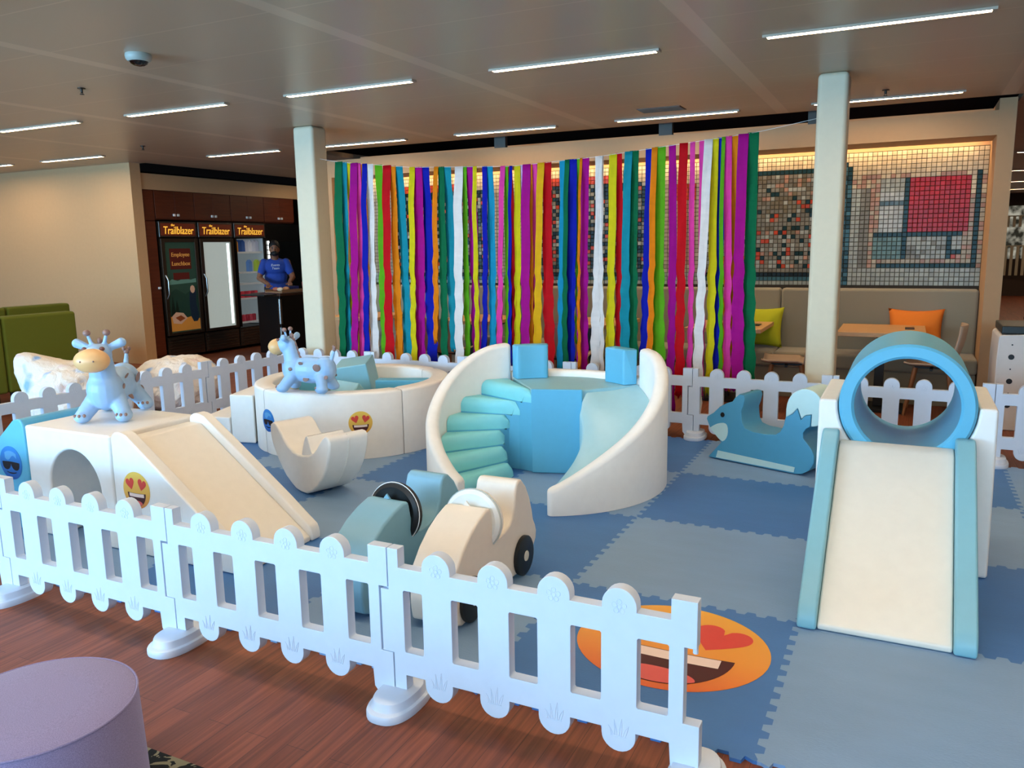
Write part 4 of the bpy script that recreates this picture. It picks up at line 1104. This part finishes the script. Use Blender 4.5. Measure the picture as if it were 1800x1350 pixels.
# ================================================================ FRIDGES
def fridge(y0, y1, label, kind):
    X = -9.62; w = y1 - y0; t = empty('display_fridge', (-9.95, (y0 + y1) / 2, 0), label=label, cat='fridge', group='tall display fridges in the walnut wall')
    bm = bmesh.new()
    box(bm, -10.4, -10.36, y0, y1, .03, 1.985); box(bm, -10.36, X, y0, y0 + .03, .03, 1.985); box(bm, -10.36, X, y1 - .03, y1, .03, 1.985)
    box(bm, -10.36, X, y0 + .03, y1 - .03, 1.95, 1.985); box(bm, -10.36, X, y0 + .03, y1 - .03, .03, .33)
    ad(fin('cabinet', bm, DSTEEL, t), t)
    # header sign
    ad(bbox('sign_frame', X, X + .025, y0 + .01, y1 - .01, 1.76, 1.985, CHROME, bevel=.004), t)
    sg = ad(bbox('sign_panel', X + .020, X + .028, y0 + .035, y1 - .035, 1.785, 1.96, mat('brown_backlit_sign', '#5A2110', 0.5, emit='#5A2110', es=.35)), t)
    MM = Matrix.Translation((X + .030, (y0 + y1) / 2, 1.855)) @ Matrix(((0, 0, 1, 0), (1, 0, 0, 0), (0, 1, 0, 0), (0, 0, 0, 1)))
    LET = mat('backlit_yellow_letters', '#F3B93C', 0.5, emit='#F3B040', es=.9)
    ad(text('sign_text', 'Trailblazer', .155, LET, sg, MM, shear=.12, fit=w * .78), sg)
    MM2 = Matrix.Translation((X + .030, (y0 + y1) / 2 - w * .14, 1.935)) @ Matrix(((0, 0, 1, 0), (1, 0, 0, 0), (0, 1, 0, 0), (0, 0, 0, 1)))
    ad(text('sign_text', 'the', .05, LET, sg, MM2, shear=.1), sg)
    # grille
    bm = bmesh.new(); box(bm, X, X + .012, y0 + .01, y1 - .01, .04, .32)
    for k in range(6): box(bm, X + .012, X + .03, y0 + .05, y1 - .05, .07 + .042 * k, .085 + .042 * k)
    ad(fin('vent_grille', bm, mat('grille_steel', '#7A6E62', 0.25, metal=.9)), t)
    # door
    Xd = X + .003
    if kind != 'open':
        bm = bmesh.new(); box(bm, Xd, Xd + .035, y0 + .012, y0 + .075, .345, 1.745); box(bm, Xd, Xd + .035, y1 - .075, y1 - .012, .345, 1.745)
        box(bm, Xd, Xd + .035, y0 + .075, y1 - .075, .345, .385); box(bm, Xd, Xd + .035, y0 + .075, y1 - .075, 1.69, 1.745)
        d = ad(fin('door', bm, CHROME if 0 else mat('bronze_steel', '#5A4C40', 0.35, metal=.8), bevel=.003), t)
        bm = bmesh.new(); tube(bm, [(Xd + .035, y0 + .045, .88), (Xd + .075, y0 + .05, .95), (Xd + .075, y0 + .05, 1.15), (Xd + .035, y0 + .045, 1.22)], .011, seg=10); ad(fin('handle', bm, CHROME, smooth=True), d)
    return t, X
t, X = fridge(8.235, 8.93, 'left display fridge with an Employee Lunchbox picture on its door', 'pic')
dr = [c for c in t.children if c.name.startswith('door')][0]
pn = ad(bbox('door_panel', X + .012, X + .02, 8.31, 8.855, .385, 1.69, mat('poster_green', '#2C4A3E', 0.5, emit='#3B6A58', es=.06)), dr)
def rmat(nm, c, e=.3): return mat(nm, c, 0.5, emit=c, es=e * .4)
YZM = lambda y, z: Matrix.Translation((X + .026, y, z)) @ Matrix(((0, 0, 1, 0), (1, 0, 0, 0), (0, 1, 0, 0), (0, 0, 0, 1)))
bm = bmesh.new(); box(bm, X + .02, X + .024, 8.39, 8.77, 1.30, 1.60); box(bm, X + .02, X + .024, 8.43, 8.72, 1.15, 1.25); ad(fin('poster_signs', bm, rmat('poster_maroon', '#5A1A12', .3)), dr)
LT = rmat('poster_letters', '#D89A4A', .5)
ad(text('poster_text', 'Employee', .085, LT, dr, YZM(8.58, 1.51), shear=.1), dr)
ad(text('poster_text', 'Lunchbox', .085, LT, dr, YZM(8.58, 1.38), shear=.1), dr)
# landscape: hills, pines, a girl picnicking, food
def flat(nm, pts, m, off=.0215):
    bm = bmesh.new(); prism(bm, pts, X + off - .002, X + off, YZ); return ad(fin(nm, bm, m), dr)
flat('poster_clouds', [(8.32, 1.12), (8.34, 1.08), (8.84, 1.10), (8.84, 1.16), (8.74, 1.14), (8.62, 1.17), (8.5, 1.13), (8.40, 1.16)], rmat('poster_cloud', '#5E8C80', .3))
flat('poster_hills', [(8.32, .95), (8.45, 1.02), (8.62, .93), (8.85, 1.06), (8.85, .40), (8.32, .40)], rmat('poster_hill', '#1E3E34', .25), .0225)
for y, h in ((8.38, .32), (8.45, .26)): flat('poster_pine', [(y - .05, .60), (y + .05, .60), (y, .60 + h)], rmat('poster_pine', '#0B2018', .2), .0235)
flat('poster_meadow', [(8.32, .40), (8.855, .40), (8.855, .56), (8.7, .60), (8.5, .57), (8.32, .62)], rmat('poster_gold', '#C88A3C', .35), .0245)
flat('poster_figure', smoothpoly([(8.70, .52), (8.84, .52), (8.83, .70), (8.80, .80), (8.83, .98), (8.77, 1.03), (8.70, .98), (8.68, .82)], 1), rmat('poster_navy', '#16283A', .3), .0255)
flat('poster_figure_head', [(8.755 + .045 * cos(a / 8 * 2 * PI), 1.0 + .06 * sin(a / 8 * 2 * PI)) for a in range(8)], rmat('poster_pale', '#C9A58C', .35), .0265)
flat('poster_food', [(8.34, .62), (8.42, .68), (8.55, .66), (8.62, .58), (8.5, .5), (8.36, .52)], rmat('poster_pale', '#C9A58C', .35), .0262)
flat('poster_food', [(8.40, .60), (8.50, .63), (8.58, .58), (8.48, .54)], rmat('poster_rust', '#8A4420', .35), .0275)
t, X = fridge(8.945, 9.65, 'middle display fridge with a bright frosted white door', 'frost')
dr = [c for c in t.children if c.name.startswith('door')][0]
ad(bbox('door_panel', X + .012, X + .02, 9.02, 9.575, .385, 1.69, mat('frosted_lit_glass', '#A8B4AE', 0.3, emit=(.48, .55, .52), es=.5)), dr)
ad(bbox('led_strip', X + .020, X + .026, 9.50, 9.545, .42, 1.67, mat('cool_led', '#FFFFFF', 0.3, emit=(.9, 1, .98), es=1.6)), dr)
t, X = fridge(9.665, 10.375, 'right display fridge with open shelves of cartons, bottles and red cans', 'open')
ad(bbox('interior_panel', -10.355, -10.345, 9.70, 10.34, .34, 1.75, mat('glowing_fridge_liner', '#9CA4A4', 0.5, emit='#6C7478', es=.45)), t)  # liner glows by itself, painting in the light inside the cabinet
for ya in (9.697, 10.338): ad(bbox('side_liner', -10.355, -9.64, ya, ya + .006, .34, 1.75, mat('glowing_fridge_liner', '#9CA4A4', 0.5)), t)
shz = [.40, .78, 1.02, 1.20, 1.52]
for i, z in enumerate(shz):
    bm = bmesh.new(); box(bm, -10.34, -9.66, 9.70, 10.34, z - .012, z); box(bm, -9.66, -9.65, 9.70, 10.34, z - .012, z + .018)
    ad(fin('shelf', bm, mat('white_wire_shelf', '#C9CDCC', 0.4, emit='#8A8E8E', es=.25)), t)
bm = bmesh.new(); box(bm, X, X + .03, 9.675, 9.71, .345, 1.745); box(bm, X, X + .03, 10.33, 10.365, .345, 1.745); ad(fin('door_frame', bm, DSTEEL), t)
def drink(kind, y, z, x=-9.74, c='#D0202C', label=''):
    bm = bmesh.new()
    if kind == 'carton':
        box(bm, -.032, .032, -.036, .036, 0, .17); prism(bm, [(-.036, .17), (.036, .17), (0, .205)], -.03, .03, YZ)
    elif kind == 'can': lathe(bm, [(.024, 0), (.03, .01), (.03, .11), (.024, .12)], 0, 0, seg=14)
    else: lathe(bm, [(.03, 0), (.032, .01), (.032, .13), (.014, .17), (.014, .2)], 0, 0, seg=14)
    o = fin({'carton': 'drink_carton', 'can': 'drink_can', 'bottle': 'drink_bottle'}[kind], bm, mat('drink_' + c.strip('#'), c, 0.4, emit=c, es=.15), smooth=True)
    o.location = (x, y, z + .001); tagp(o, label, {'carton': 'carton', 'can': 'can', 'bottle': 'bottle'}[kind], 'drinks in the right display fridge')
tc_ = ['#C87A2C', '#D8923C', '#2A4E8C', '#35599A', '#C8CCD8', '#D8DCE4', '#C4CAD8', '#B8BCCC']
tn = ['orange', 'light orange', 'dark blue', 'blue', 'white', 'bright white', 'pale blue', 'grey white']
for i in range(8): drink('carton', 9.74 + .076 * i, 1.52, c=tc_[i], label='%s drink carton on the top fridge shelf, %s from the left' % (tn[i], ordw[i]))
drink('carton', 10.10, 1.20, c='#5A84C0', label='blue and white carton on the second fridge shelf'); drink('carton', 10.27, 1.20, c='#A8BE3C', label='green and white carton on the second fridge shelf')
for i in range(7): drink('can', 9.76 + .075 * i, .78, c='#9A2430' if i % 2 else '#B83240', label='%s red can on the fourth fridge shelf, %s from the left' % ('dark' if i % 2 else 'bright', ordw[i]))
for i in range(6): drink('can', 9.76 + .075 * i, .40, c='#8A2030' if i % 2 else '#A83848', label='%s red can on the bottom fridge shelf, %s from the left' % ('dark' if i % 2 else 'bright', ordw[i]))
# black cooler beside the fridges
t = empty('black_cooler', (-9.95, 10.8, 0), label='black glass door cooler with a bright white light strip, behind the man', cat='fridge')
ad(bbox('cabinet', -10.4, -9.63, 10.39, 11.3, .02, 1.985, mat('cooler_black', '#060606', 0.35)), t)
bm = bmesh.new()
for k in range(9): lathe(bm, [(.001, 0), (.014, .004), (.014, .06), (.001, .064)], -9.610, 10.44, 1.02 + .078 * k, seg=10)
ad(fin('light_strip', bm, mat('cool_led2', '#FFFFFF', 0.3, emit=(.95, 1, .97), es=5), smooth=True), t)
ad(bbox('glass_door', -9.628, -9.612, 10.55, 11.28, .1, 1.7, mat('dark_glass', '#0C0F10', 0.08)), t)

# ================================================================ SERVING COUNTER AND MAN
t = empty('serving_counter', (-8.2, 9.4, 0), rad(0), label='black mobile serving counter with chrome corner posts, the man stands behind it', cat='counter')
ad(bbox('cabinet', -8.55, -8.12, 8.98, 10.3, .06, .90, mat('counter_black', '#070707', 0.3), bevel=.005), t)
ad(bbox('counter_top', -8.62, -8.06, 8.92, 10.4, .90, .94, mat('counter_top_brown', '#3A2418', 0.35), bevel=.005), t)
bm = bmesh.new(); tube(bm, [(-8.10, 8.955, .12), (-8.10, 8.955, .45)], .03, seg=14); tube(bm, [(-8.10, 8.955, .50), (-8.10, 8.955, .86)], .03, seg=14); ad(fin('corner_post', bm, CHROME, smooth=True), t)
for y in (9.05, 10.2):
    for x in (-8.48, -8.2):
        bm = bmesh.new(); ell(bm, (x, y, .03), (.035, .014, .038)); ad(fin('caster', bm, BLACK, smooth='all'), t)
ad(bbox('side_shelf', -8.55, -8.12, 8.66, 8.92, .915, .935, mat('shelf_black', '#1A201E', 0.4), bevel=.004), t)
def prop(name, fn, loc, m, label, cat):
    bm = bmesh.new(); fn(bm); o = fin(name, bm, m, smooth=True); o.location = loc; tagp(o, label, cat, 'food and drink on the serving counter'); return o
prop('food_tray', lambda b: (box(b, -.16, .16, -.22, .22, 0, .012), box(b, -.16, -.15, -.22, .22, .012, .04), box(b, .15, .16, -.22, .22, .012, .04)), (-8.34, 9.32, .941), mat('tray_beige', '#A07A58', .5), 'beige food tray on the black counter in front of the man', 'tray')
for i, (dx, dy, c, n) in enumerate([(-.06, -.1, '#B06048', 'reddish'), (.04, 0, '#C89870', 'pale'), (-.03, .09, '#8C5038', 'brown'), (.06, -.14, '#D8C0A0', 'cream')]):
    prop('wrapped_snack', lambda b: ell(b, (0, 0, .03), (.055, .04, .03)), (-8.34 + dx, 9.32 + dy, .954), mat('snack%d' % i, c, .6), '%s wrapped snack lying on the beige tray' % n, 'snack')
prop('soda_cup', lambda b: lathe(b, [(.03, 0), (.04, .12), (.042, .125)], 0, 0, seg=16), (-8.30, 9.74, .941), mat('cup_red', '#B03030', .4), 'red paper cup on the counter right of the tray', 'cup')
prop('snack_box', lambda b: box(b, -.05, .05, -.08, .08, 0, .14), (-8.28, 9.93, .941), mat('box_green', '#2C6A4C', .5), 'green snack box on the counter by the column', 'box')
prop('snack_box', lambda b: box(b, -.06, .06, -.10, .10, 0, .07), (-8.42, 9.58, .941), mat('box_blue', '#28408C', .5), 'blue snack box on the counter beside the tray', 'box')
# the man
t = empty('person', (-8.98, 9.88, 0), rad(-48), label='bearded man in a blue t-shirt bending over the counter, handling food', cat='person')
SKIN = mat('skin', '#8A5A40', 0.55); SHIRT = mat('blue_tshirt', '#24459C', 0.85); HAIR = mat('black_hair', '#0C0908', 0.7)
bm = bmesh.new()  # local: faces +x, z up
def limb(pts, rs):
    for (a, b), (ra, rb) in zip(zip(pts, pts[1:]), zip(rs, rs[1:])): capsule(bm, a, b, ra, rb, 7, 12)
for s in (-1, 1): limb([(0, s * .09, .92), (.02, s * .10, .50), (-.02, s * .10, .06)], [.095, .065, .045]); ell(bm, (.05, s * .10, .03), (.13, .045, .035))
ell(bm, (0, 0, .95), (.12, .17, .12)); ell(bm, (.03, 0, 1.12), (.115, .155, .16)); ell(bm, (.08, 0, 1.30), (.12, .19, .13)); capsule(bm, (.10, 0, 1.38), (.16, 0, 1.50), .06, .052)
ell(bm, (.20, 0, 1.575), (.098, .074, .12)); ell(bm, (.235, 0, 1.53), (.06, .055, .065))
ell(bm, (.302, 0, 1.555), (.016, .012, .022)); ell(bm, (.19, .074, 1.56), (.018, .008, .028)); ell(bm, (.19, -.074, 1.56), (.018, .008, .028))
hands = []
for s, hx, hy, hz in ((-1, .50, -.12, 1.02), (1, .52, .20, 1.05)):
    limb([(.09, s * .18, 1.36), (.16, s * .25, 1.13), (hx - .08, hy - s*.0, hz + .02)], [.058, .045, .03])
    ell(bm, (hx - .03, hy, hz), (.045, .038, .018))
    for q, ln in enumerate((.055, .068, .062, .048)):
        oy = (q - 1.5) * .019
        limb([(hx + .005, hy + oy, hz), (hx + .01 + ln * .6, hy + oy * 1.1, hz - .008), (hx + .01 + ln * .9, hy + oy * 1.1, hz - .032)], [.0095, .0085, .0075])
    limb([(hx - .035, hy - s * .035, hz), (hx - .005, hy - s * .058, hz - .008), (hx + .02, hy - s * .055, hz - .02)], [.011, .0095, .0085])
remesh(fin('body', bm, SKIN, t), .0075, 3)
bm = bmesh.new(); ell(bm, (0, 0, 1.0), (.14, .19, .13)); ell(bm, (.03, 0, 1.14), (.135, .178, .18)); ell(bm, (.08, 0, 1.30), (.133, .190, .142))
for s in (-1, 1): capsule(bm, (.09, s * .165, 1.36), (.135, s * .215, 1.22), .068, .060, 5)
o = remesh(fin('tshirt', bm, SHIRT, t), .011, 3)
bm = bmesh.new()
for s in (-1, 1): capsule(bm, (0, s * .09, .95), (.02, s * .10, .50), .108, .078, 6); capsule(bm, (.02, s * .10, .50), (-.02, s * .10, .10), .078, .06, 6)
ell(bm, (0, 0, .93), (.13, .18, .10)); remesh(fin('trousers', bm, mat('dark_trousers', '#14161C', .8), t), .012, 3)
bm = bmesh.new(); ell(bm, (.182, 0, 1.615), (.106, .084, .095)); hb = fin('hair', bm, HAIR, t, smooth='all')
bm = bmesh.new(); ell(bm, (.245, 0, 1.505), (.063, .060, .042)); ell(bm, (.292, 0, 1.532), (.016, .030, .007)); fin('beard', bm, HAIR, t, smooth='all')
for s in (-1, 1):
    bm = bmesh.new(); ell(bm, (.288, s * .028, 1.578), (.010, .013, .007)); fin('eye', bm, mat('eye_dark', '#1A1210', .3), t, smooth='all')
    bm = bmesh.new(); ell(bm, (.289, s * .029, 1.60), (.008, .02, .005)); fin('eyebrow', bm, HAIR, t, smooth='all')
MTX = Matrix.Translation((.222, 0, 1.30)) @ Matrix.Rotation(rad(90), 4, 'Z') @ Matrix.Rotation(rad(80), 4, 'X')
ad_ = text('shirt_print', 'Events\nTeam', .05, mat('shirt_print_white', '#D8DCE8', .8), t, MTX, shear=.2)

# ================================================================ SOFA, BEANBAGS
t = empty('green_sofa', (-8.4, 4.7, 0), rad(88.4) , label='high backed olive green sofa standing with its back to the play area', cat='sofa')
# local: x along the length (towards +y world), y towards the seat side (-x world)
def sb(nm, x0, x1, y0, y1, z0, z1, bev=.03): bm = bmesh.new(); box(bm, x0, x1, y0, y1, z0, z1); return fin(nm, bm, GREENF, t, bevel=bev, seg=3)
SX = 0.92
for a, b in ((SX - .77, SX), (SX - 1.545, SX - .775), (SX - 2.32, SX - 1.55)):
    sb('backrest', a, b, -.50, -.34, .20, .955); sb('seat_cushion', a, b, -.33, .30, .22, .45)
sb('armrest', SX - .0, SX + .002, -.5, .3, .2, .5) if False else None
for x in (SX - .10, SX - .70, SX - .86, SX - 1.5, SX - 1.62, SX - 2.25):
    for y in (-.42, .2):
        bm = bmesh.new(); tube(bm, [(x, y, FZ), (x, y, .22)], .026, seg=12); fin('leg', bm, BLACK, t, smooth=True)
t2 = copy_tree(t); t2.location = (-9.75, 5.6, 0); t2['label'] = 'second olive green sofa, only its top edge showing behind the first'
def beanbag(name, loc, rx, ry, rz, seed, spike, label):
    bm = bmesh.new(); bmesh.ops.create_icosphere(bm, subdivisions=6, radius=1)
    for v in bm.verts:
        p = v.co.copy(); n = p.normalized()
        q = n * 1.0
        sq = (abs(n.x) ** 2.6 + abs(n.y) ** 2.6 + abs(n.z) ** 2.6) ** (-1 / 2.6)
        r = sq * (1 + .07 * noise.noise(n * 2.3 + Vector((seed, 0, 0))) + .05 * noise.noise(n * 5 + Vector((0, seed, 0))) + .030 * abs(noise.noise(Vector((n.x * 14, n.y * 14, n.z * 5)) + Vector((seed, seed, 0)))))
        q = Vector((n.x * r * rx, n.y * r * ry, n.z * r * rz))
        for sdir, amt in spike:
            dd = max(0, n.dot(Vector(sdir).normalized()) - .80) / .20
            q += Vector(sdir) * amt * dd ** 2
        v.co = Vector((q.x, q.y, max(q.z, -rz * .86) + rz * .86))
    o = fin(name, bm, None, smooth='all') if False else None
    me = bpy.data.meshes.new(name); bmesh.ops.recalc_face_normals(bm, faces=bm.faces[:]); bm.to_mesh(me); bm.free()
    m = bpy.data.materials.get('cloud_print_fabric')
    if not m:
        m = bpy.data.materials.new('cloud_print_fabric'); m.use_nodes = True; nt = m.node_tree; b = nt.nodes['Principled BSDF']; b.inputs['Roughness'].default_value = .9
        tc = nt.nodes.new('ShaderNodeTexCoord'); n_s = nt.nodes.new('ShaderNodeTexNoise'); n_s.inputs['Scale'].default_value = 5.5; n_s.inputs['Detail'].default_value = 1
        nt.links.new(tc.outputs['Object'], n_s.inputs['Vector']); cr = nt.nodes.new('ShaderNodeValToRGB')
        cr.color_ramp.elements[0].position = .28; cr.color_ramp.elements[0].color = rgb('#8FB6E4'); cr.color_ramp.elements[1].position = .38; cr.color_ramp.elements[1].color = rgb('#EFE6DA')
        e = cr.color_ramp.elements.new(.62); e.color = rgb('#EFE6DA'); e = cr.color_ramp.elements.new(.72); e.color = rgb('#EBD6D0')
        nt.links.new(n_s.outputs['Fac'], cr.inputs[0]); nt.links.new(cr.outputs[0], b.inputs['Base Color'])
        n2 = nt.nodes.new('ShaderNodeTexNoise'); n2.inputs['Scale'].default_value = 9; n2.inputs['Detail'].default_value = 5; n2.inputs['Distortion'].default_value = 1.5; nt.links.new(tc.outputs['Object'], n2.inputs['Vector'])
        bp = nt.nodes.new('ShaderNodeBump'); bp.inputs['Strength'].default_value = .8; bp.inputs['Distance'].default_value = .03; nt.links.new(n2.outputs['Fac'], bp.inputs['Height']); nt.links.new(bp.outputs[0], b.inputs['Normal'])
    o = link(name, me, m)
    for p in me.polygons: p.use_smooth = True
    o.location = loc; return tagp(o, label, 'beanbag')
beanbag('beanbag', (-6.88, 4.84, FZ), .42, .44, .31, 1.7, [((-.45, -.45, .75), .20)], 'white cloud print beanbag with a pointed corner, beside the green sofa')
beanbag('beanbag', (-6.62, 5.78, FZ), .38, .40, .275, 4.2, [((.1, 1, -.5), .2)], 'flatter crumpled white beanbag, in front of the walnut cupboard')

# ================================================================ FOREGROUND: POUF AND RUG
t = empty('pouf', (-2.013, 1.193, FZ), label='round lilac woven fabric pouf in the front left corner', cat='pouf')
PF = mat('lilac_weave', '#8E82A8', 0.95, noise_amt=0.28, nscale=420, bump=0.5, bscale=500, sheen=0.2)
PF2 = PF
bm = bmesh.new(); lathe(bm, [(.254, .02), (.262, .03), (.252, .36), (.249, .385)], 0, 0, seg=72); fin('side_cover', bm, PF2, t, smooth=True)
bm = bmesh.new(); lathe(bm, [(.247, .383), (.246, .388), (.225, .3925), (.12, .395), (.01, .396)], 0, 0, seg=72); fin('top_cover', bm, PF, t, smooth=True)
bm = bmesh.new(); tube(bm, [(.2495 * cos(2*PI*k/72), .2495 * sin(2*PI*k/72), .386) for k in range(73)], .0035, seg=8, caps=False); fin('piping', bm, PF2, t, smooth=True)
bm = bmesh.new(); lathe(bm, [(.24, 0), (.24, .02)], 0, 0, seg=48); fin('foot_ring', bm, BLACK, t)
m = bpy.data.materials.new('black_and_sand_rug'); m.use_nodes = True; nt = m.node_tree; b = nt.nodes['Principled BSDF']; b.inputs['Roughness'].default_value = 1
tc = nt.nodes.new('ShaderNodeTexCoord'); n_ = nt.nodes.new('ShaderNodeTexNoise'); n_.inputs['Scale'].default_value = 9; n_.inputs['Detail'].default_value = 3; n_.inputs['Distortion'].default_value = 1.2
nt.links.new(tc.outputs['Object'], n_.inputs['Vector']); cr = nt.nodes.new('ShaderNodeValToRGB'); cr.color_ramp.interpolation = 'CONSTANT'
cr.color_ramp.elements[0].color = rgb('#11120F'); cr.color_ramp.elements[1].position = .5; cr.color_ramp.elements[1].color = rgb('#8A8468')
nt.links.new(n_.outputs['Fac'], cr.inputs[0]); nt.links.new(cr.outputs[0], b.inputs['Base Color'])
o = bbox('rug', -4.2, 1.0, -1.6, 1.575, FZ + .0005, FZ + .008, m); tagp(o, 'black and sand patterned rug under the lilac pouf', 'rug')

# ================================================================ RIGHT: STORAGE BOX AND WINDOW BEYOND
t = empty('storage_bin', (1.05, 7.9, 0), label='white storage box with a dark lid and round holes, right of nook', cat='storage box')
bm = bmesh.new(); prism(bm, smoothpoly([(.70, FZ), (1.35, FZ), (1.36, .75), (1.33, .785), (.725, .785), (.695, .75)], 1, keep=(0, 1)), 7.6, 8.2, XZ); ad(fin('body', bm, mat('bin_white', '#D9D0C8', .5), bevel=.01), t)
ad(bbox('lid', .72, 1.34, 7.62, 8.18, .785, .85, mat('bin_lid_dark', '#1C2422', .4), bevel=.01), t)
bm = bmesh.new()
for z in (.60, .40, .20):
    prism(bm, [(.80 + .022 * cos(2*PI*k/16), z + .022 * sin(2*PI*k/16)) for k in range(16)], 7.596, 7.6, XZ)
    prism(bm, [(.80 + .006 * cos(2*PI*k/8), z + .10 + .006 * sin(2*PI*k/8)) for k in range(8)], 7.596, 7.6, XZ)
ad(fin('holes', bm, BLACK), t)
# far window with blinds
fy = 26.0
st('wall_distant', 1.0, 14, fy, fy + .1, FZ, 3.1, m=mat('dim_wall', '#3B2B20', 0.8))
bm = bmesh.new(); box(bm, 2.2, 9, fy - .03, fy - .02, 1.0, 2.42)
m = bpy.data.materials.new('daylit_garden_view'); m.use_nodes = True; nt = m.node_tree; b = nt.nodes['Principled BSDF']
tc = nt.nodes.new('ShaderNodeTexCoord'); n_ = nt.nodes.new('ShaderNodeTexNoise'); n_.inputs['Scale'].default_value = 4; n_.inputs['Detail'].default_value = 5; nt.links.new(tc.outputs['Object'], n_.inputs['Vector'])
cr = nt.nodes.new('ShaderNodeValToRGB'); cr.color_ramp.elements[0].position = .42; cr.color_ramp.elements[0].color = rgb('#2A2A20'); cr.color_ramp.elements[1].position = .62; cr.color_ramp.elements[1].color = rgb('#D8D4C0')
nt.links.new(n_.outputs['Fac'], cr.inputs[0]); nt.links.new(cr.outputs[0], b.inputs['Emission Color']); b.inputs['Emission Strength'].default_value = .55; b.inputs['Base Color'].default_value = (0, 0, 0, 1)
o = fin('window_1', bm, m); tagp(o, kind='structure')
bm = bmesh.new()
for k in range(48): box(bm, 2.2 + .14 * k, 2.2 + .14 * k + .07, fy - .12, fy - .10, .55, 1.35)
box(bm, 2.2, 8.92, fy - .10, fy - .09, 1.33, 1.36)
o = fin('slatted_blind', bm, mat('blind_slats', '#A89E84', .6)); tagp(o, 'lower slatted blind in front of the distant window at the right edge', 'blind')
bm = bmesh.new()
for k in range(48): box(bm, 2.2 + .14 * k, 2.2 + .14 * k + .07, fy - .12, fy - .10, 1.85, 2.15)
box(bm, 2.2, 8.92, fy - .10, fy - .09, 2.13, 2.16)
o = fin('slatted_blind', bm, mat('blind_slats', '#A89E84', .6)); tagp(o, 'upper slatted blind in front of the distant window at the right edge', 'blind')
o = bbox('long_table', 1.9, 6.5, 14.0, 15.0, .72, .76, mat('pale_table', '#B8A898', .4)); 
tt = empty('work_table', (4, 14.5, 0), label='pale topped long table with a tangle of dark chairs beneath, at the far right', cat='table')
o.name = 'table_top'; ad(o, tt)
for x in (2.0, 4.2, 6.4):
    for y in (14.1, 14.9): ad(bbox('leg', x - .03, x + .03, y - .03, y + .03, FZ, .72, BLACK), tt)
def dark_chair(x, y, rz, label):
    t = empty('dark_office_chair', (x, y, 0), rad(rz), label, 'chair', 'dark chairs at the distant table')
    bm = bmesh.new(); box(bm, -.22, .22, -.2, .22, .43, .47); fin('seat', bm, BLACK, t, bevel=.01)
    bm = bmesh.new(); box(bm, -.21, .21, -.24, -.21, .55, .90); fin('backrest', bm, BLACK, t, bevel=.01)
    bm = bmesh.new()
    for sx in (-1, 1):
        tube(bm, [(sx * .2, -.22, .55), (sx * .2, -.2, .45), (sx * .2, .2, .44), (sx * .22, .25, FZ + .01), (sx * .22, -.25, FZ + .01)], .01, seg=8)
    fin('sled_frame', bm, BLACK, t, smooth=True)
dark_chair(1.75, 13.4, 170, 'dark metal framed chair at the distant table, nearest the nook pillar'); dark_chair(2.5, 13.3, 190, 'dark metal framed chair at the distant table, second from the nook pillar')
